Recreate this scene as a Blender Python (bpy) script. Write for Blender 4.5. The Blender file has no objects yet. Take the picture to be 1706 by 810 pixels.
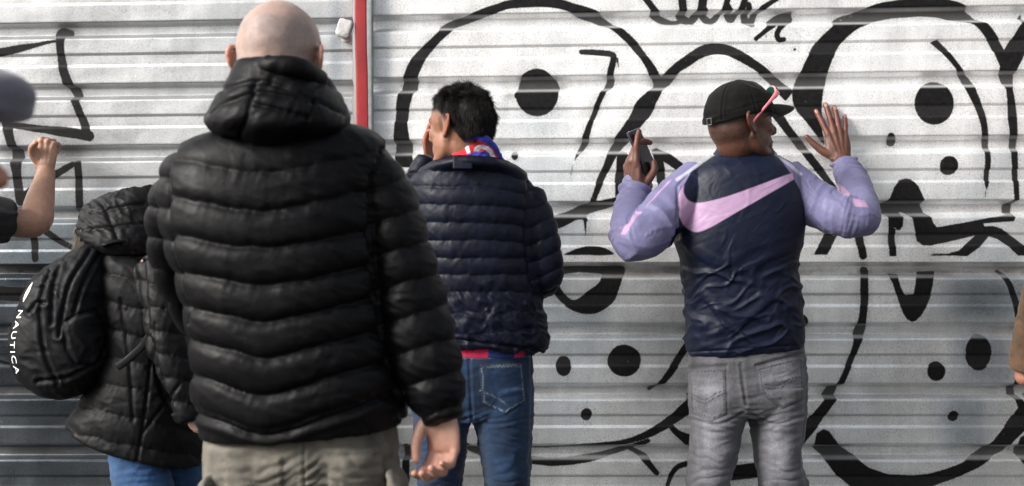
import bpy, math, random
import numpy as np
from mathutils import Vector, Matrix
from mathutils.bvhtree import BVHTree
random.seed(7); np.random.seed(7)
C = bpy.context.scene.collection
F, CAMD, HC, HV = 1780.0, 3.45, 1.39, 331.0      # focal length in photo px, camera-wall distance, camera height, horizon row

def W(u, v, d):                                   # photo pixel at depth d -> world point
    return np.array(((u-853)/F*d, d-CAMD, HC+(HV-v)/F*d))
def UV(P):                                        # world points -> photo pixel
    d = P[:, 1]+CAMD
    return 853+P[:, 0]*F/d, HV+(HC-P[:, 2])*F/d
def nrm(a):
    a = np.asarray(a, float); return a/(np.linalg.norm(a)+1e-12)

# ---------------------------------------------------------------- noise
def _hash(ix, iy, iz, seed):
    h = (ix.astype(np.int64)*374761393+iy.astype(np.int64)*668265263+iz.astype(np.int64)*2147483647+seed*974711) & 0xffffffff
    h = ((h ^ (h >> 13))*1274126177) & 0xffffffff
    h = ((h ^ (h >> 15))*2246822519) & 0xffffffff
    return ((h ^ (h >> 16)) & 0xffffff)/float(0xffffff)*2-1
ROT = np.array(Matrix.Rotation(.7, 3, 'X')@Matrix.Rotation(.9, 3, 'Y')@Matrix.Rotation(.5, 3, 'Z'))
def noise(P, seed=0):
    P = np.asarray(P, float)@ROT; I = np.floor(P).astype(np.int64); f = P-I; f = f*f*f*(f*(f*6-15)+10)
    out = 0
    for dx in (0, 1):
        wx = f[:, 0] if dx else 1-f[:, 0]
        for dy in (0, 1):
            wy = f[:, 1] if dy else 1-f[:, 1]
            for dz in (0, 1):
                wz = f[:, 2] if dz else 1-f[:, 2]
                out = out+wx*wy*wz*_hash(I[:, 0]+dx, I[:, 1]+dy, I[:, 2]+dz, seed)
    return out
def fbm(P, seed=0, o=3):
    s = 0; a = 1.0; t = 0
    for k in range(o):
        s = s+a*noise(P*(2.03**k)+k*17.3, seed+k); t += a; a *= .5
    return s/t
def creases(P, seed=0, o=2):                      # sharp folds: rounded humps with creased valleys
    s = 0; a = 1.0; t = 0
    for k in range(o):
        n_ = noise(P*(1.9**k)+k*9.1, seed+k); s = s+a*(.75-2*np.sqrt(n_*n_+.012)); t += a; a *= .45
    return s/t
def folds(P, seed=0, lo=-.05, hi=.35, eps=.0025):    # a few crisp ridges with calm cloth between them
    n_ = noise(P, seed); m = sst(lo, hi, noise(P*.55+31.7, seed+50))
    return (.62-1.9*np.sqrt(n_*n_+eps)).clip(-.15, 1)*m
def sst(a, b, x):
    t = np.clip((x-a)/(b-a), 0, 1); return t*t*(3-2*t)

# ---------------------------------------------------------------- 2D distance fields
def catmull(pts, m=6, closed=False):
    p = np.asarray(pts, float); n = len(p)
    if n < 3 and not closed:
        t = np.linspace(0, 1, m+1)[:, None]; return p[0]+(p[-1]-p[0])*t
    out = []
    rng = range(n) if closed else range(n-1)
    for i in rng:
        if closed: a, b, c, d = p[(i-1) % n], p[i], p[(i+1) % n], p[(i+2) % n]
        else:
            b, c = p[i], p[i+1]
            a = p[i-1] if i > 0 else 2*b-c
            d = p[i+2] if i+2 < n else 2*c-b
        for k in range(m):
            t = k/m
            out.append(.5*(2*b+(c-a)*t+(2*a-5*b+4*c-d)*t*t+(3*b-a-3*c+d)*t**3))
    if not closed: out.append(p[-1])
    return np.array(out)
def seg_dist(x, y, pts):                          # distance to a polyline and the interpolated third column
    best = np.full(len(x), 1e9); wid = np.zeros(len(x))
    for a, b in zip(pts[:-1], pts[1:]):
        dx, dy = b[0]-a[0], b[1]-a[1]; L = dx*dx+dy*dy+1e-9
        t = np.clip(((x-a[0])*dx+(y-a[1])*dy)/L, 0, 1)
        d = np.hypot(x-a[0]-t*dx, y-a[1]-t*dy)
        if len(a) > 2: d = d-(a[2]+(b[2]-a[2])*t)/2
        m = d < best; best = np.where(m, d, best)
    return best
def poly_sd(x, y, pts):                           # signed distance to a polygon, negative inside
    pts = np.asarray(pts, float); n = len(pts)
    d = np.full(len(x), 1e18); s = np.zeros(len(x), bool)
    for i in range(n):
        a, b = pts[i], pts[(i+1) % n]
        e = b-a; L = e@e+1e-12
        t = np.clip(((x-a[0])*e[0]+(y-a[1])*e[1])/L, 0, 1)
        d = np.minimum(d, (x-a[0]-t*e[0])**2+(y-a[1]-t*e[1])**2)
        c = ((a[1] > y) != (b[1] > y))
        with np.errstate(divide='ignore', invalid='ignore'):
            xi = a[0]+(y-a[1])*e[0]/(e[1] if abs(e[1]) > 1e-12 else 1e-12)
        s ^= c & (x < xi)
    d = np.sqrt(d); return np.where(s, -d, d)

# ---------------------------------------------------------------- mesh collecting
class MB:
    def __init__(s): s.v = []; s.f = []; s.n = 0
    def add(s, v, f):
        s.v.append(np.asarray(v, float)); s.f += [tuple(i+s.n for i in q) for q in f]; s.n += len(v)
    def rings(s, R, cap=True):                    # R: (k, n, 3)
        k, n = R.shape[:2]; V = R.reshape(-1, 3); Q = []
        for i in range(k-1):
            for j in range(n):
                a = i*n+j; b = i*n+(j+1) % n; Q.append((a, b, b+n, a+n))
        V = list(V)
        if cap:
            c0 = len(V); V.append(R[0].mean(0)); V.append(R[-1].mean(0))
            for j in range(n):
                Q.append((c0, (j+1) % n, j)); Q.append((c0+1, (k-1)*n+j, (k-1)*n+(j+1) % n))
        s.add(V, Q)
    def tube(s, pts, rad, n=32, m=6, ref=(0, 1, 0), cap=1.0, ex=2.0):
        pts = np.asarray(pts, float)
        rad = np.array([(r, r) if np.isscalar(r) else r for r in rad], float)
        A = catmull(np.hstack([pts, rad]), m) if len(pts) > 2 else catmull(np.hstack([pts, rad]), m)
        P, r = A[:, :3], np.maximum(A[:, 3:5], 1e-4)
        T = np.gradient(P, axis=0); T /= np.linalg.norm(T, axis=1)[:, None]+1e-12
        if cap > 0:                               # rounded ends
            pre, post, rp, rq = [], [], [], []
            for th in (90, 72, 50, 25):
                c, sn = math.cos(math.radians(th)), math.sin(math.radians(th))
                c = max(c, .06)
                pre.append(P[0]-T[0]*r[0].min()*cap*sn); rp.append(r[0]*c)
                post.append(P[-1]+T[-1]*r[-1].min()*cap*sn); rq.append(r[-1]*c)
            P = np.vstack([pre, P, post[::-1]]); r = np.vstack([rp, r, rq[::-1]])
            T = np.vstack([[T[0]]*4, T, [T[-1]]*4])
        ref = nrm(ref)
        th = np.arange(n)/n*2*math.pi; ct, st = np.cos(th), np.sin(th)
        ct = np.sign(ct)*np.abs(ct)**(2/ex); st = np.sign(st)*np.abs(st)**(2/ex)
        R = []
        Bp = None
        for p, t, q in zip(P, T, r):
            B = ref-t*(ref@t)
            if np.linalg.norm(B) < .25:
                B = Bp-t*(Bp@t) if Bp is not None else np.cross(t, (1, 0, .3))
            B = nrm(B); Bp = B; Ax = np.cross(t, B)
            R.append(p+np.outer(ct, Ax)*q[0]+np.outer(st, B)*q[1])
        s.rings(np.array(R))
    def loft(s, rows, n=64, m=6, ex=2.3):         # rows: (uL,vL,uR,vR,half_depth,d)
        A = catmull(np.array(rows, float), m); R = []
        th = np.arange(n)/n*2*math.pi; ct, st = np.cos(th), np.sin(th)
        ct = np.sign(ct)*np.abs(ct)**(2/ex); st = np.sign(st)*np.abs(st)**(2/ex)
        for uL, vL, uR, vR, hd, d in A:
            a, b = W(uL, vL, d), W(uR, vR, d); c = (a+b)/2
            R.append(c+np.outer(ct, (b-a)/2)+np.outer(st, (0, max(hd, .002), 0)))
        s.rings(np.array(R))
    def ell(s, c, r, M=None, n=56, k=32):
        R = []
        for i in range(k+1):
            ph = -math.pi/2+math.pi*(i/k); ph = max(-1.55, min(1.55, ph))
            th = np.arange(n)/n*2*math.pi
            R.append(np.stack([np.cos(th)*math.cos(ph), np.sin(th)*math.cos(ph), np.full(n, math.sin(ph))], 1)*np.array(r))
        R = np.array(R)
        if M is not None: R = R@np.asarray(M).T
        s.rings(R+np.asarray(c))
    def box(s, c, h, M=None, b=.15):              # softened box
        h = np.array(h); R = []
        th = np.arange(24)/24*2*math.pi
        ct, st = np.cos(th), np.sin(th); e = 2/8
        ct = np.sign(ct)*np.abs(ct)**e; st = np.sign(st)*np.abs(st)**e
        bb = h.min()*b
        for z, k in ((-h[2], bb), (-h[2]+bb*.3, bb*.3), (-h[2]+bb, 0), (h[2]-bb, 0), (h[2]-bb*.3, bb*.3), (h[2], bb)):
            R.append(np.stack([ct*(h[0]-k), st*(h[1]-k), np.full(24, z)], 1))
        R = np.array(R)
        if M is not None: R = R@np.asarray(M).T
        s.rings(R+np.asarray(c))
    def mesh(s, name):
        me = bpy.data.meshes.new(name); me.from_pydata([tuple(x) for x in np.vstack(s.v)], [], s.f); me.update(); return me

def remesh(mb, voxel, smooth=4, name='m', fac=.5):
    me = mb.mesh(name); ob = bpy.data.objects.new(name, me); C.objects.link(ob)
    r = ob.modifiers.new('r', 'REMESH'); r.mode = 'VOXEL'; r.voxel_size = voxel; r.adaptivity = 0
    if smooth:
        q = ob.modifiers.new('s', 'SMOOTH'); q.iterations = smooth; q.factor = fac
    bpy.context.view_layer.update()
    dg = bpy.context.evaluated_depsgraph_get(); out = bpy.data.meshes.new_from_object(ob.evaluated_get(dg))
    bpy.data.objects.remove(ob); bpy.data.meshes.remove(me)
    out.name = name; out.materials.clear()
    return out
def getv(me):
    a = np.empty(len(me.vertices)*3, np.float32); me.vertices.foreach_get('co', a); return a.reshape(-1, 3).astype(float)
def setv(me, P):
    me.vertices.foreach_set('co', P.astype(np.float32).ravel()); me.update()
def getn(me):
    a = np.empty(len(me.vertices)*3, np.float32); me.vertex_normals.foreach_get('vector', a); return a.reshape(-1, 3).astype(float)
def displace(me, fn):
    P, N = getv(me), getn(me); setv(me, P+N*fn(P, N)[:, None])
def fattr(me, name, val):
    a = me.attributes.new(name, 'FLOAT', 'POINT'); a.data.foreach_set('value', np.asarray(val, np.float32))
def cattr(me, name, col):
    a = me.attributes.new(name, 'FLOAT_COLOR', 'POINT')
    c = np.ones((len(col), 4), np.float32); c[:, :3] = col; a.data.foreach_set('color', c.ravel())
def smooth(me):
    me.polygons.foreach_set('use_smooth', np.ones(len(me.polygons), bool)); me.update()
def obj(name, me, mat, parent=None, sm=True):
    if isinstance(me, MB): me = me.mesh(name)
    o = bpy.data.objects.new(name, me); C.objects.link(o); me.name = name
    if mat: me.materials.append(mat)
    if sm: smooth(me)
    if parent is not None:
        o.parent = parent; o.matrix_parent_inverse = parent.matrix_world.inverted() if parent.type != 'EMPTY' else Matrix.Translation(-parent.location)
    return o
def tag(o, label, cat=None, group=None, kind=None):
    o['label'] = label
    if cat: o['category'] = cat
    if group: o['group'] = group
    if kind: o['kind'] = kind
    return o
def thing(name, label, cat, loc, group=None):
    o = bpy.data.objects.new(name, None); C.objects.link(o); o.location = loc; o.empty_display_size = .05
    return tag(o, label, cat, group)

# ---------------------------------------------------------------- materials
class NT:
    def __init__(s, name):
        s.m = bpy.data.materials.new(name); s.m.use_nodes = True; s.t = s.m.node_tree; s.t.nodes.clear()
        s.out = s.t.nodes.new('ShaderNodeOutputMaterial'); s.p = s.n('ShaderNodeBsdfPrincipled'); s.l(s.p.outputs[0], s.out.inputs[0])
        s.tc = s.n('ShaderNodeTexCoord')
    def n(s, t, **k):
        x = s.t.nodes.new(t)
        for a, b in k.items(): setattr(x, a, b)
        return x
    def l(s, a, b): s.t.links.new(a, b)
    def put(s, sock, v):
        if hasattr(v, 'is_linked') or isinstance(v, bpy.types.NodeSocket): s.l(v, sock)
        else: sock.default_value = v
    def noise(s, scale, detail=3, rough=.5, vec=None, stretch=None, dist=0):
        x = s.n('ShaderNodeTexNoise'); x.inputs['Scale'].default_value = scale; x.inputs['Detail'].default_value = detail
        x.inputs['Roughness'].default_value = rough; x.inputs['Distortion'].default_value = dist
        v = vec or s.tc.outputs['Object']
        if stretch:
            mp = s.n('ShaderNodeMapping'); s.l(v, mp.inputs[0]); mp.inputs['Scale'].default_value = stretch; v = mp.outputs[0]
        s.l(v, x.inputs['Vector']); return x.outputs[0]
    def ramp(s, fac, a, b, c0=(0, 0, 0, 1), c1=(1, 1, 1, 1)):
        r = s.n('ShaderNodeValToRGB'); r.color_ramp.elements[0].position = a; r.color_ramp.elements[1].position = b
        r.color_ramp.elements[0].color = c0; r.color_ramp.elements[1].color = c1; s.l(fac, r.inputs[0]); return r.outputs[0]
    def mr(s, v, a, b, c=0., d=1., smooth=False):
        r = s.n('ShaderNodeMapRange'); r.interpolation_type = 'SMOOTHSTEP' if smooth else 'LINEAR'
        s.put(r.inputs[0], v)
        for i, q in enumerate((a, b, c, d)): s.put(r.inputs[1+i], q)
        return r.outputs[0]
    def math(s, op, a, b=0., cl=False):
        x = s.n('ShaderNodeMath', operation=op, use_clamp=cl); s.put(x.inputs[0], a); s.put(x.inputs[1], b); return x.outputs[0]
    def mix(s, f, a, b, mode='MIX'):
        x = s.n('ShaderNodeMix', data_type='RGBA', blend_type=mode); s.put(x.inputs[0], f); s.put(x.inputs[6], a); s.put(x.inputs[7], b); return x.outputs[2]
    def attr(s, name, color=False):
        x = s.n('ShaderNodeAttribute', attribute_name=name); return x.outputs['Color' if color else 'Fac']
    def bump(s, h, strength=.3, dist=.001):
        b = s.n('ShaderNodeBump'); b.inputs['Strength'].default_value = strength; b.inputs['Distance'].default_value = dist; s.l(h, b.inputs['Height']); s.l(b.outputs[0], s.p.inputs['Normal'])
    def set(s, **k):
        for a, b in k.items(): s.put(s.p.inputs[a.replace('_', ' ')], b)
        return s
def rgb(r, g, b): return (r, g, b, 1)
def srgb(r, g, b):
    f = lambda c: ((c/255+.055)/1.055)**2.4 if c/255 > .04 else c/255/12.92
    return (f(r), f(g), f(b))

def cloth(name, col, rough=.6, weave=900, wst=.25, var=.25, sheen=0., attr=None, spec=.5, fine=60, fst=.25, coat=0.):
    t = NT(name)
    base = t.attr(attr, True) if attr else t.mix(0., rgb(*col), rgb(*col))
    v = t.noise(14, 4, .6); k = t.mr(v, .3, .7, 1-var, 1+var)
    mul = t.n('ShaderNodeVectorMath', operation='SCALE'); t.l(base, mul.inputs[0]); t.l(k, mul.inputs['Scale'])
    t.set(Base_Color=mul.outputs[0], Roughness=t.mr(t.noise(40, 3), .3, .7, rough-.08, rough+.08), Specular_IOR_Level=spec)
    t.p.inputs['Sheen Weight'].default_value = sheen; t.p.inputs['Sheen Roughness'].default_value = .4
    h = t.math('ADD', t.math('MULTIPLY', t.noise(weave, 2), wst), t.math('MULTIPLY', t.noise(fine, 4, .6, dist=.6), fst*6))
    t.bump(h, .5, .002)
    return t.m
def skin(name, rough=.5):
    t = NT(name); c = t.attr('Col', True)
    k = t.mr(t.noise(55, 5, .65), .3, .7, .86, 1.12)
    mul = t.n('ShaderNodeVectorMath', operation='SCALE'); t.l(c, mul.inputs[0]); t.l(k, mul.inputs['Scale'])
    t.set(Base_Color=mul.outputs[0], Roughness=t.mr(t.noise(30, 3), .3, .7, rough-.08, rough+.1), Specular_IOR_Level=.45)
    t.p.inputs['Subsurface Weight'].default_value = .12
    t.p.inputs['Subsurface Radius'].default_value = (.012, .005, .003); t.p.inputs['Subsurface Scale'].default_value = .6
    t.bump(t.math('ADD', t.noise(420, 3), t.noise(110, 4)), .35, .0012)
    return t.m
def plain(name, col, rough=.5, metal=0., bump=0., var=.15, scale=60):
    t = NT(name); k = t.mr(t.noise(scale, 4, .6), .3, .7, 1-var, 1+var)
    mul = t.n('ShaderNodeVectorMath', operation='SCALE'); mul.inputs[0].default_value = col; t.l(k, mul.inputs['Scale'])
    t.set(Base_Color=mul.outputs[0], Roughness=rough, Metallic=metal)
    if bump: t.bump(t.noise(scale*4, 4), bump, .002)
    return t.m
# ================================================================= SETTING
def sheet_mat(name, dark, metal=.62, r0=.36, r1=.52, refl_dim=.62):
    t = NT(name)
    ob = t.tc.outputs['Object']
    sp1 = t.noise(260, 2, .7); sp2 = t.noise(620, 2, .6)
    grit = t.math('MULTIPLY', t.mr(sp1, .28, .5, .60, 1.), t.mr(sp2, .25, .45, .68, 1.))
    blot = t.noise(3.2, 5, .6, stretch=(1, 1, .45))
    streak = t.noise(7, 4, .6, stretch=(3, 1, .35))
    lum = t.math('MULTIPLY', grit, t.math('MULTIPLY', t.mr(blot, .3, .7, .76, 1.1), t.mr(streak, .3, .75, .88, 1.06)))
    dark_refl = t.attr('dark_refl')  # mask of painted reflections: darkens and blues the zinc colour
    lum = t.math('MULTIPLY', lum, t.mr(dark_refl, 0, 1, 1., refl_dim))
    zinc = t.n('ShaderNodeVectorMath', operation='SCALE'); zinc.inputs[0].default_value = dark; t.l(lum, zinc.inputs['Scale'])
    # rust-brown dirt caught in the overlap of the sheets
    dirt = t.math('MULTIPLY', t.attr('dirt'), t.mr(t.noise(22, 4, .7, stretch=(.5, 1, 1)), .35, .65))
    tint = t.mix(dark_refl, zinc.outputs[0], rgb(.80, .93, 1.05), 'MULTIPLY')
    col = t.mix(t.math('MULTIPLY', dirt, .6), tint, rgb(.17, .115, .08))
    # paint
    d = t.attr('paint'); wob = t.math('MULTIPLY', t.math('SUBTRACT', t.noise(140, 3, .6), .5), .0045)
    dd = t.math('ADD', d, wob)
    solid = t.mr(dd, -.0024, .0026, 1., 0., True)
    over = t.math('MULTIPLY', t.mr(d, 0., .022, .55, 0.), t.mr(t.noise(330, 2, .8), .47, .62))
    pk = t.math('MULTIPLY', t.math('MAXIMUM', solid, over), t.attr('cover'))
    chip = t.mr(t.noise(38, 6, .75, stretch=(1, 1, 1.6)), .69, .72)
    wear = t.mr(t.noise(300, 3, .7), .66, .80, 0., .25)
    pk = t.math('MULTIPLY', pk, t.math('SUBTRACT', 1., t.math('MAXIMUM', chip, wear)), True)
    soft = t.attr('spray'); fz = t.math('MULTIPLY', soft, t.mr(t.noise(300, 2, .8), .3, .7, .35, 1.25), True)
    pk = t.math('MAXIMUM', pk, fz)
    scr = t.mr(t.noise(9, 2, .5, stretch=(6, 1, 1.2), dist=1.5), .742, .75)
    wht = t.math('MULTIPLY', scr, .5)
    col = t.mix(wht, col, rgb(.8, .8, .8))
    pcol = t.mix(t.mr(t.noise(90, 4), .35, .7), rgb(.0035, .0035, .004), rgb(.010, .009, .0095))
    fin = t.mix(pk, col, pcol)
    ro = t.math('SUBTRACT', t.math('ADD', t.mr(t.noise(6, 5, .6), .3, .7, r0, r1), t.mr(sp2, .3, .6, .1, 0.)), t.math('MULTIPLY', dark_refl, .12))
    t.set(Base_Color=fin, Metallic=t.mr(pk, 0, 1, metal, 0.), Roughness=t.mix(pk, ro, t.mr(t.noise(30, 3), .3, .7, .5, .65)), Specular_IOR_Level=t.mr(pk, 0, 1, .5, .16))
    t.bump(t.math('ADD', t.math('MULTIPLY', sp1, .5), t.math('MULTIPLY', t.noise(16, 3), 3.)), .3, .0012)
    return t.m

WS = F/CAMD                                       # photo px per metre on the wall
def wx(u): return (u-853)/WS
def wz(v): return HC+(HV-v)/WS

# --- the graffiti, drawn as brush strokes (x, y, width) and filled shapes on the sheet
ST, PG, EL, HOLES, SPR = [], [], [], [], []
def S(*p): ST.append(catmull(np.array(p, float), 5))
def G(*p): PG.append(np.array(p, float))
def GS(*p): PG.append(catmull(np.array(p, float), 4, True))
def E(u, v, a, b=None): EL.append((u, v, a, b or a))
def band(o, i): PG.append(np.vstack([catmull(np.array(o, float), 5), catmull(np.array(i, float), 5)[::-1]]))
# first face
band([(660, 278), (656, 235), (658, 200), (664, 150), (671, 130), (684, 100), (702, 80), (726, 58), (748, 40), (788, 22), (813, 11), (850, 1), (890, -3), (932, -1), (967, 9), (999, 21), (1028, 40), (1060, 69), (1088, 106), (1102, 131)],
     [(690, 280), (684, 240), (680, 200), (690, 152), (696, 130), (707, 104), (722, 84), (745, 60), (764, 47), (800, 33), (837, 19), (862, 15), (902, 13), (937, 17), (970, 28), (1008, 44), (1043, 72), (1070, 104), (1083, 131)])
band([(1083, 128), (1084, 146), (1060, 170), (1044, 200), (1017, 243), (981, 338)], [(1104, 128), (1105, 146), (1094, 170), (1078, 200), (1030, 256), (992, 336)])
band([(1086, 140), (1101, 128), (1122, 108), (1147, 90), (1172, 75), (1196, 72), (1218, 77), (1236, 86), (1253, 98), (1272, 111), (1300, 134), (1322, 152)],
     [(1100, 150), (1112, 142), (1130, 123), (1148, 111), (1169, 98), (1192, 92), (1210, 94), (1227, 102), (1245, 112), (1262, 123), (1285, 145), (1308, 170)])
S((1250, 160, 16), (1290, 190, 16), (1308, 212, 15), (1330, 240, 14), (1352, 268, 14), (1376, 298, 12), (1390, 318, 11))
E(894, 155, 36, 40); E(862, 160, 6, 6)
S((969, 87, 9), (990, 88, 10), (1018, 91, 11), (1022, 98, 11), (1017, 122, 12), (1014, 138, 13), (1004, 155, 10), (985, 200, 9), (975, 232, 12), (966, 252, 9), (960, 262, 4), (957, 268, 2))
S((1028, 98, 4), (1030, 113, 2)); S((953, 276, 2), (951, 296, 1.5)); E(857, 260, 6, 7)
S((1037, 264, 21), (1035, 300, 21), (1034, 335, 20))
S((1094, 256, 15), (1100, 285, 15), (1104, 316, 14)); S((1092, 254, 15), (1115, 267, 17), (1150, 292, 15))
GS((1030, 329), (1000, 334), (983, 336), (955, 351), (925, 360), (900, 366), (900, 384), (931, 381), (962, 366), (979, 369), (982, 360), (1022, 347), (1040, 338))
S((975, 366, 6), (975.5, 384, 3), (975.5, 393, 1.5))
# tag lettering at the top
S((1070, -8, 11), (1095, 23, 12), (1113, 34, 12), (1127, 38, 9), (1140, 36, 7))
S((1135, -6, 13), (1139, 24, 14), (1150, 34, 15)); S((1171, -6, 15), (1166, 24, 15), (1158, 36, 12))
S((1166, 6, 9), (1183, 31, 13), (1194, 34, 11), (1204, 22, 10), (1213, -6, 11))
S((1211, 6, 6), (1223, 32, 12), (1232, 22, 12), (1243, -6, 10)); S((1246, 9, 10), (1250, 38, 13), (1260, 33, 12), (1269, 15, 10), (1296, -3, 8))
S((1258, 65, 8), (1281, 47, 9), (1303, 31, 14), (1321, 25, 15)); S((1323, 31, 14), (1305, 40, 11), (1294, 55, 9), (1296, 66, 10), (1305, 66, 8))
E(1324, 83, 2.6); S((1276, 60, 2), (1275, 64, 1))
# second face
band([(1372, 242), (1345, 208), (1322, 180), (1320, 144), (1335, 115), (1357, 74), (1398, 33), (1428, 21), (1457, 7), (1487, 2), (1520, -2), (1568, -2), (1605, 8), (1631, 28), (1654, 50), (1674, 85), (1684, 110)],
     [(1373, 240), (1369, 215), (1368, 193), (1370, 155), (1380, 118), (1398, 78), (1424, 52), (1450, 41), (1487, 31), (1524, 28), (1565, 28), (1594, 35), (1624, 44), (1646, 72), (1662, 106), (1668, 128)])
G((1712, 20), (1690, 55), (1672, 85), (1663, 115), (1667, 134), (1675, 150), (1678, 200), (1681, 241), (1686, 300), (1689, 332), (1680, 343), (1680, 358), (1640, 364), (1595, 372), (1560, 378), (1553, 370), (1547, 350), (1540, 336), (1536, 325), (1529, 310), (1518, 299), (1509, 297), (1498, 300), (1489, 312), (1482, 330), (1469, 341), (1469, 353), (1478, 361), (1478, 403), (1480, 427), (1493, 427), (1490, 394), (1491, 383), (1498, 384), (1503, 377), (1505, 359), (1509, 354), (1514, 355), (1519, 366), (1522, 383), (1528, 401), (1538, 409), (1551, 410), (1573, 405), (1624, 392), (1595, 418), (1578, 423), (1553, 423), (1547, 427), (1611, 427), (1631, 412), (1648, 394), (1662, 399), (1680, 412), (1695, 426), (1722, 426), (1712, 412), (1687, 394), (1667, 380), (1653, 376), (1640, 377), (1638, 373), (1689, 368), (1695, 352), (1698, 332), (1696, 300), (1694, 255), (1693, 193), (1687, 148), (1691, 122), (1712, 82))
band([(1549, 72), (1565, 86), (1591, 115), (1605, 144), (1620, 174), (1631, 207), (1635, 237), (1639, 259), (1639, 300), (1641, 316)], [(1562, 66), (1583, 89), (1605, 118), (1622, 141), (1639, 189), (1646, 230), (1649, 259), (1648, 300), (1643, 316)])
S((1641, 320, 2), (1640, 330, 1.2)); E(1555, 172, 33, 36); E(1483, 233, 8, 9); S((1483, 228, 13), (1483, 236, 16)); E(1580, 276, 16, 16)
G((1400, 384), (1376, 384), (1354, 424), (1377, 425)); S((1428, 385, 14), (1437, 426, 14))
S((1440, 452, 14), (1440, 489, 14), (1437, 530, 14), (1432, 553, 19), (1424, 584, 12), (1402, 637, 11), (1394, 652, 17), (1372, 683, 18), (1348, 712, 24), (1318, 745, 26))
G((1478, 456), (1496, 458), (1502, 480), (1508, 492), (1522, 490), (1525, 475), (1527, 453), (1558, 453), (1555, 476), (1550, 496), (1543, 513), (1535, 526), (1527, 534), (1520, 536), (1512, 532), (1505, 522), (1499, 507), (1487, 470))
S((1663, 453, 6), (1677, 466, 9), (1687, 486, 11), (1697, 525, 13), (1703, 600, 13), (1695, 650, 14), (1706, 690, 12))
E(1631, 588, 22, 30); E(1561, 619, 15.5, 16.5); E(1589, 694, 9); E(1336, 535, 11)
G((1361, 722), (1355, 748), (1374, 768), (1392, 792), (1416, 812), (1460, 830), (1510, 828), (1553, 812), (1600, 793), (1631, 779), (1654, 763), (1675, 753), (1690, 735), (1720, 705), (1720, 655), (1706, 670), (1693, 683), (1677, 706), (1654, 735), (1631, 753), (1607, 768), (1579, 779), (1548, 789), (1522, 792), (1481, 790), (1449, 779), (1424, 762), (1400, 744), (1382, 719), (1372, 715))
G((1700, 728), (1712, 722), (1722, 790), (1706, 775), (1690, 757))
# lower half of the first face
GS((938, 424), (950, 418), (968, 412), (991, 410), (1010, 414), (1023, 424), (1000, 425), (960, 425))
GS((920, 446), (950, 443), (1000, 443), (1036, 443), (1037, 458), (1033, 478), (1019, 506), (991, 523), (961, 521), (935, 506), (918, 481), (914, 460))
HOLES.append(catmull(np.array([(929, 464), (950, 456), (985, 456), (1000, 460), (995, 473), (976, 488), (957, 500), (942, 492)], float), 4, True))
E(939, 610, 13, 17); E(1040, 601, 28, 27); E(977, 691, 9.5, 11)
S((1160, 556, 13), (1143, 578, 13), (1122, 612, 13), (1108, 633, 11), (1090, 650, 7)); S((800, 738, 4), (890, 746, 4), (991, 741, 6), (1052, 734, 10), (1103, 712, 15), (1148, 678, 22), (1180, 650, 22))
S((760, 735, 14), (790, 752, 14), (810, 760, 12), (890, 768, 12), (941, 770, 12), (1001, 760, 11), (1042, 748, 9), (1080, 735, 8)); S((1047, 749, 7), (1072, 764, 11), (1094, 788, 9))
S((1116, 708, 10), (1128, 722, 12), (1150, 735, 20)); S((1111, 808, 8), (1119, 790, 9), (1132, 777, 10), (1160, 770, 11)); S((1205, 790, 26), (1265, 783, 26))
S((676, 745, 13), (675, 800, 13))
SPR += [(1133, 728, 22, .6), (1355, 735, 22, .5), (672, 262, 20, .5), (1064, 668, 12, .3), (1100, 650, 14, .4), (1030, 760, 20, .4), (850, 160, 9, .6), (938, 145, 9, .6), (975, 236, 12, .5), (965, 255, 8, .5), (1690, 650, 12, .7), (1376, 688, 14, .5), (1330, 545, 12, .4), (1480, 345, 18, .4), (1310, 160, 20, .4), (672, 756, 16, .6), (690, 640, 10, .3), (1092, 140, 12, .6)]
# left-hand panel
S((-8, 89, 15), (30, 82, 13), (60, 76, 8), (98, 69, 4)); S((120, 55, 14), (106, 56, 18), (102, 75, 14), (106, 115, 15), (116, 146, 18), (126, 170, 13), (146, 222, 15))
S((150, 227, 18), (100, 219, 17), (75, 216, 13), (20, 209, 12)); S((12, 205, 20), (18, 235, 15), (26, 262, 22), (29, 290, 16), (36, 335, 17))
S((122, 274, 10), (95, 290, 13), (72, 304, 14), (38, 330, 14)); S((131, 273, 13), (133, 310, 13), (134, 345, 13))
S((57, 385, 13), (60, 431, 12)); S((78, 386, 12), (114, 410, 10), (150, 424, 8)); S((-8, 600, 6), (20, 607, 5), (50, 619, 5), (90, 622, 5)); S((-5, 488, 26), (40, 490, 24), (60, 480, 20))
SPR += [(110, 50, 20, .5), (110, 255, 34, .75), (20, 250, 26, .5), (60, 318, 26, .45), (60, 214, 30, .35), (120, 150, 16, .4), (110, 320, 24, .25), (40, 800, 14, .4)]

DARK_REFL = [(1645, 496, 72, 42, 1.), (1640, 590, 50, 60, .6), (1605, 700, 45, 60, .6), (940, 650, 50, 90, .3), (900, 520, 50, 50, .4), (890, 200, 60, 30, .25), (1530, 330, 160, 60, .15), (1640, 340, 60, 70, .35),  # dark reflections painted into the zinc: centre, radii, strength
         (870, 290, 120, 40, .3), (20, 300, 90, 60, .35), (60, 450, 160, 120, .85), (90, 620, 200, 140, .7), (60, 780, 220, 60, .55), (930, 370, 60, 40, .5), (950, 560, 60, 60, .45), (1240, 560, 300, 14, .2), (1430, 700, 30, 90, .15), (1660, 420, 60, 30, .45), (1660, 280, 46, 60, .35), (640, 140, 14, 300, .35), (560, 120, 9, 200, .4)]

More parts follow.
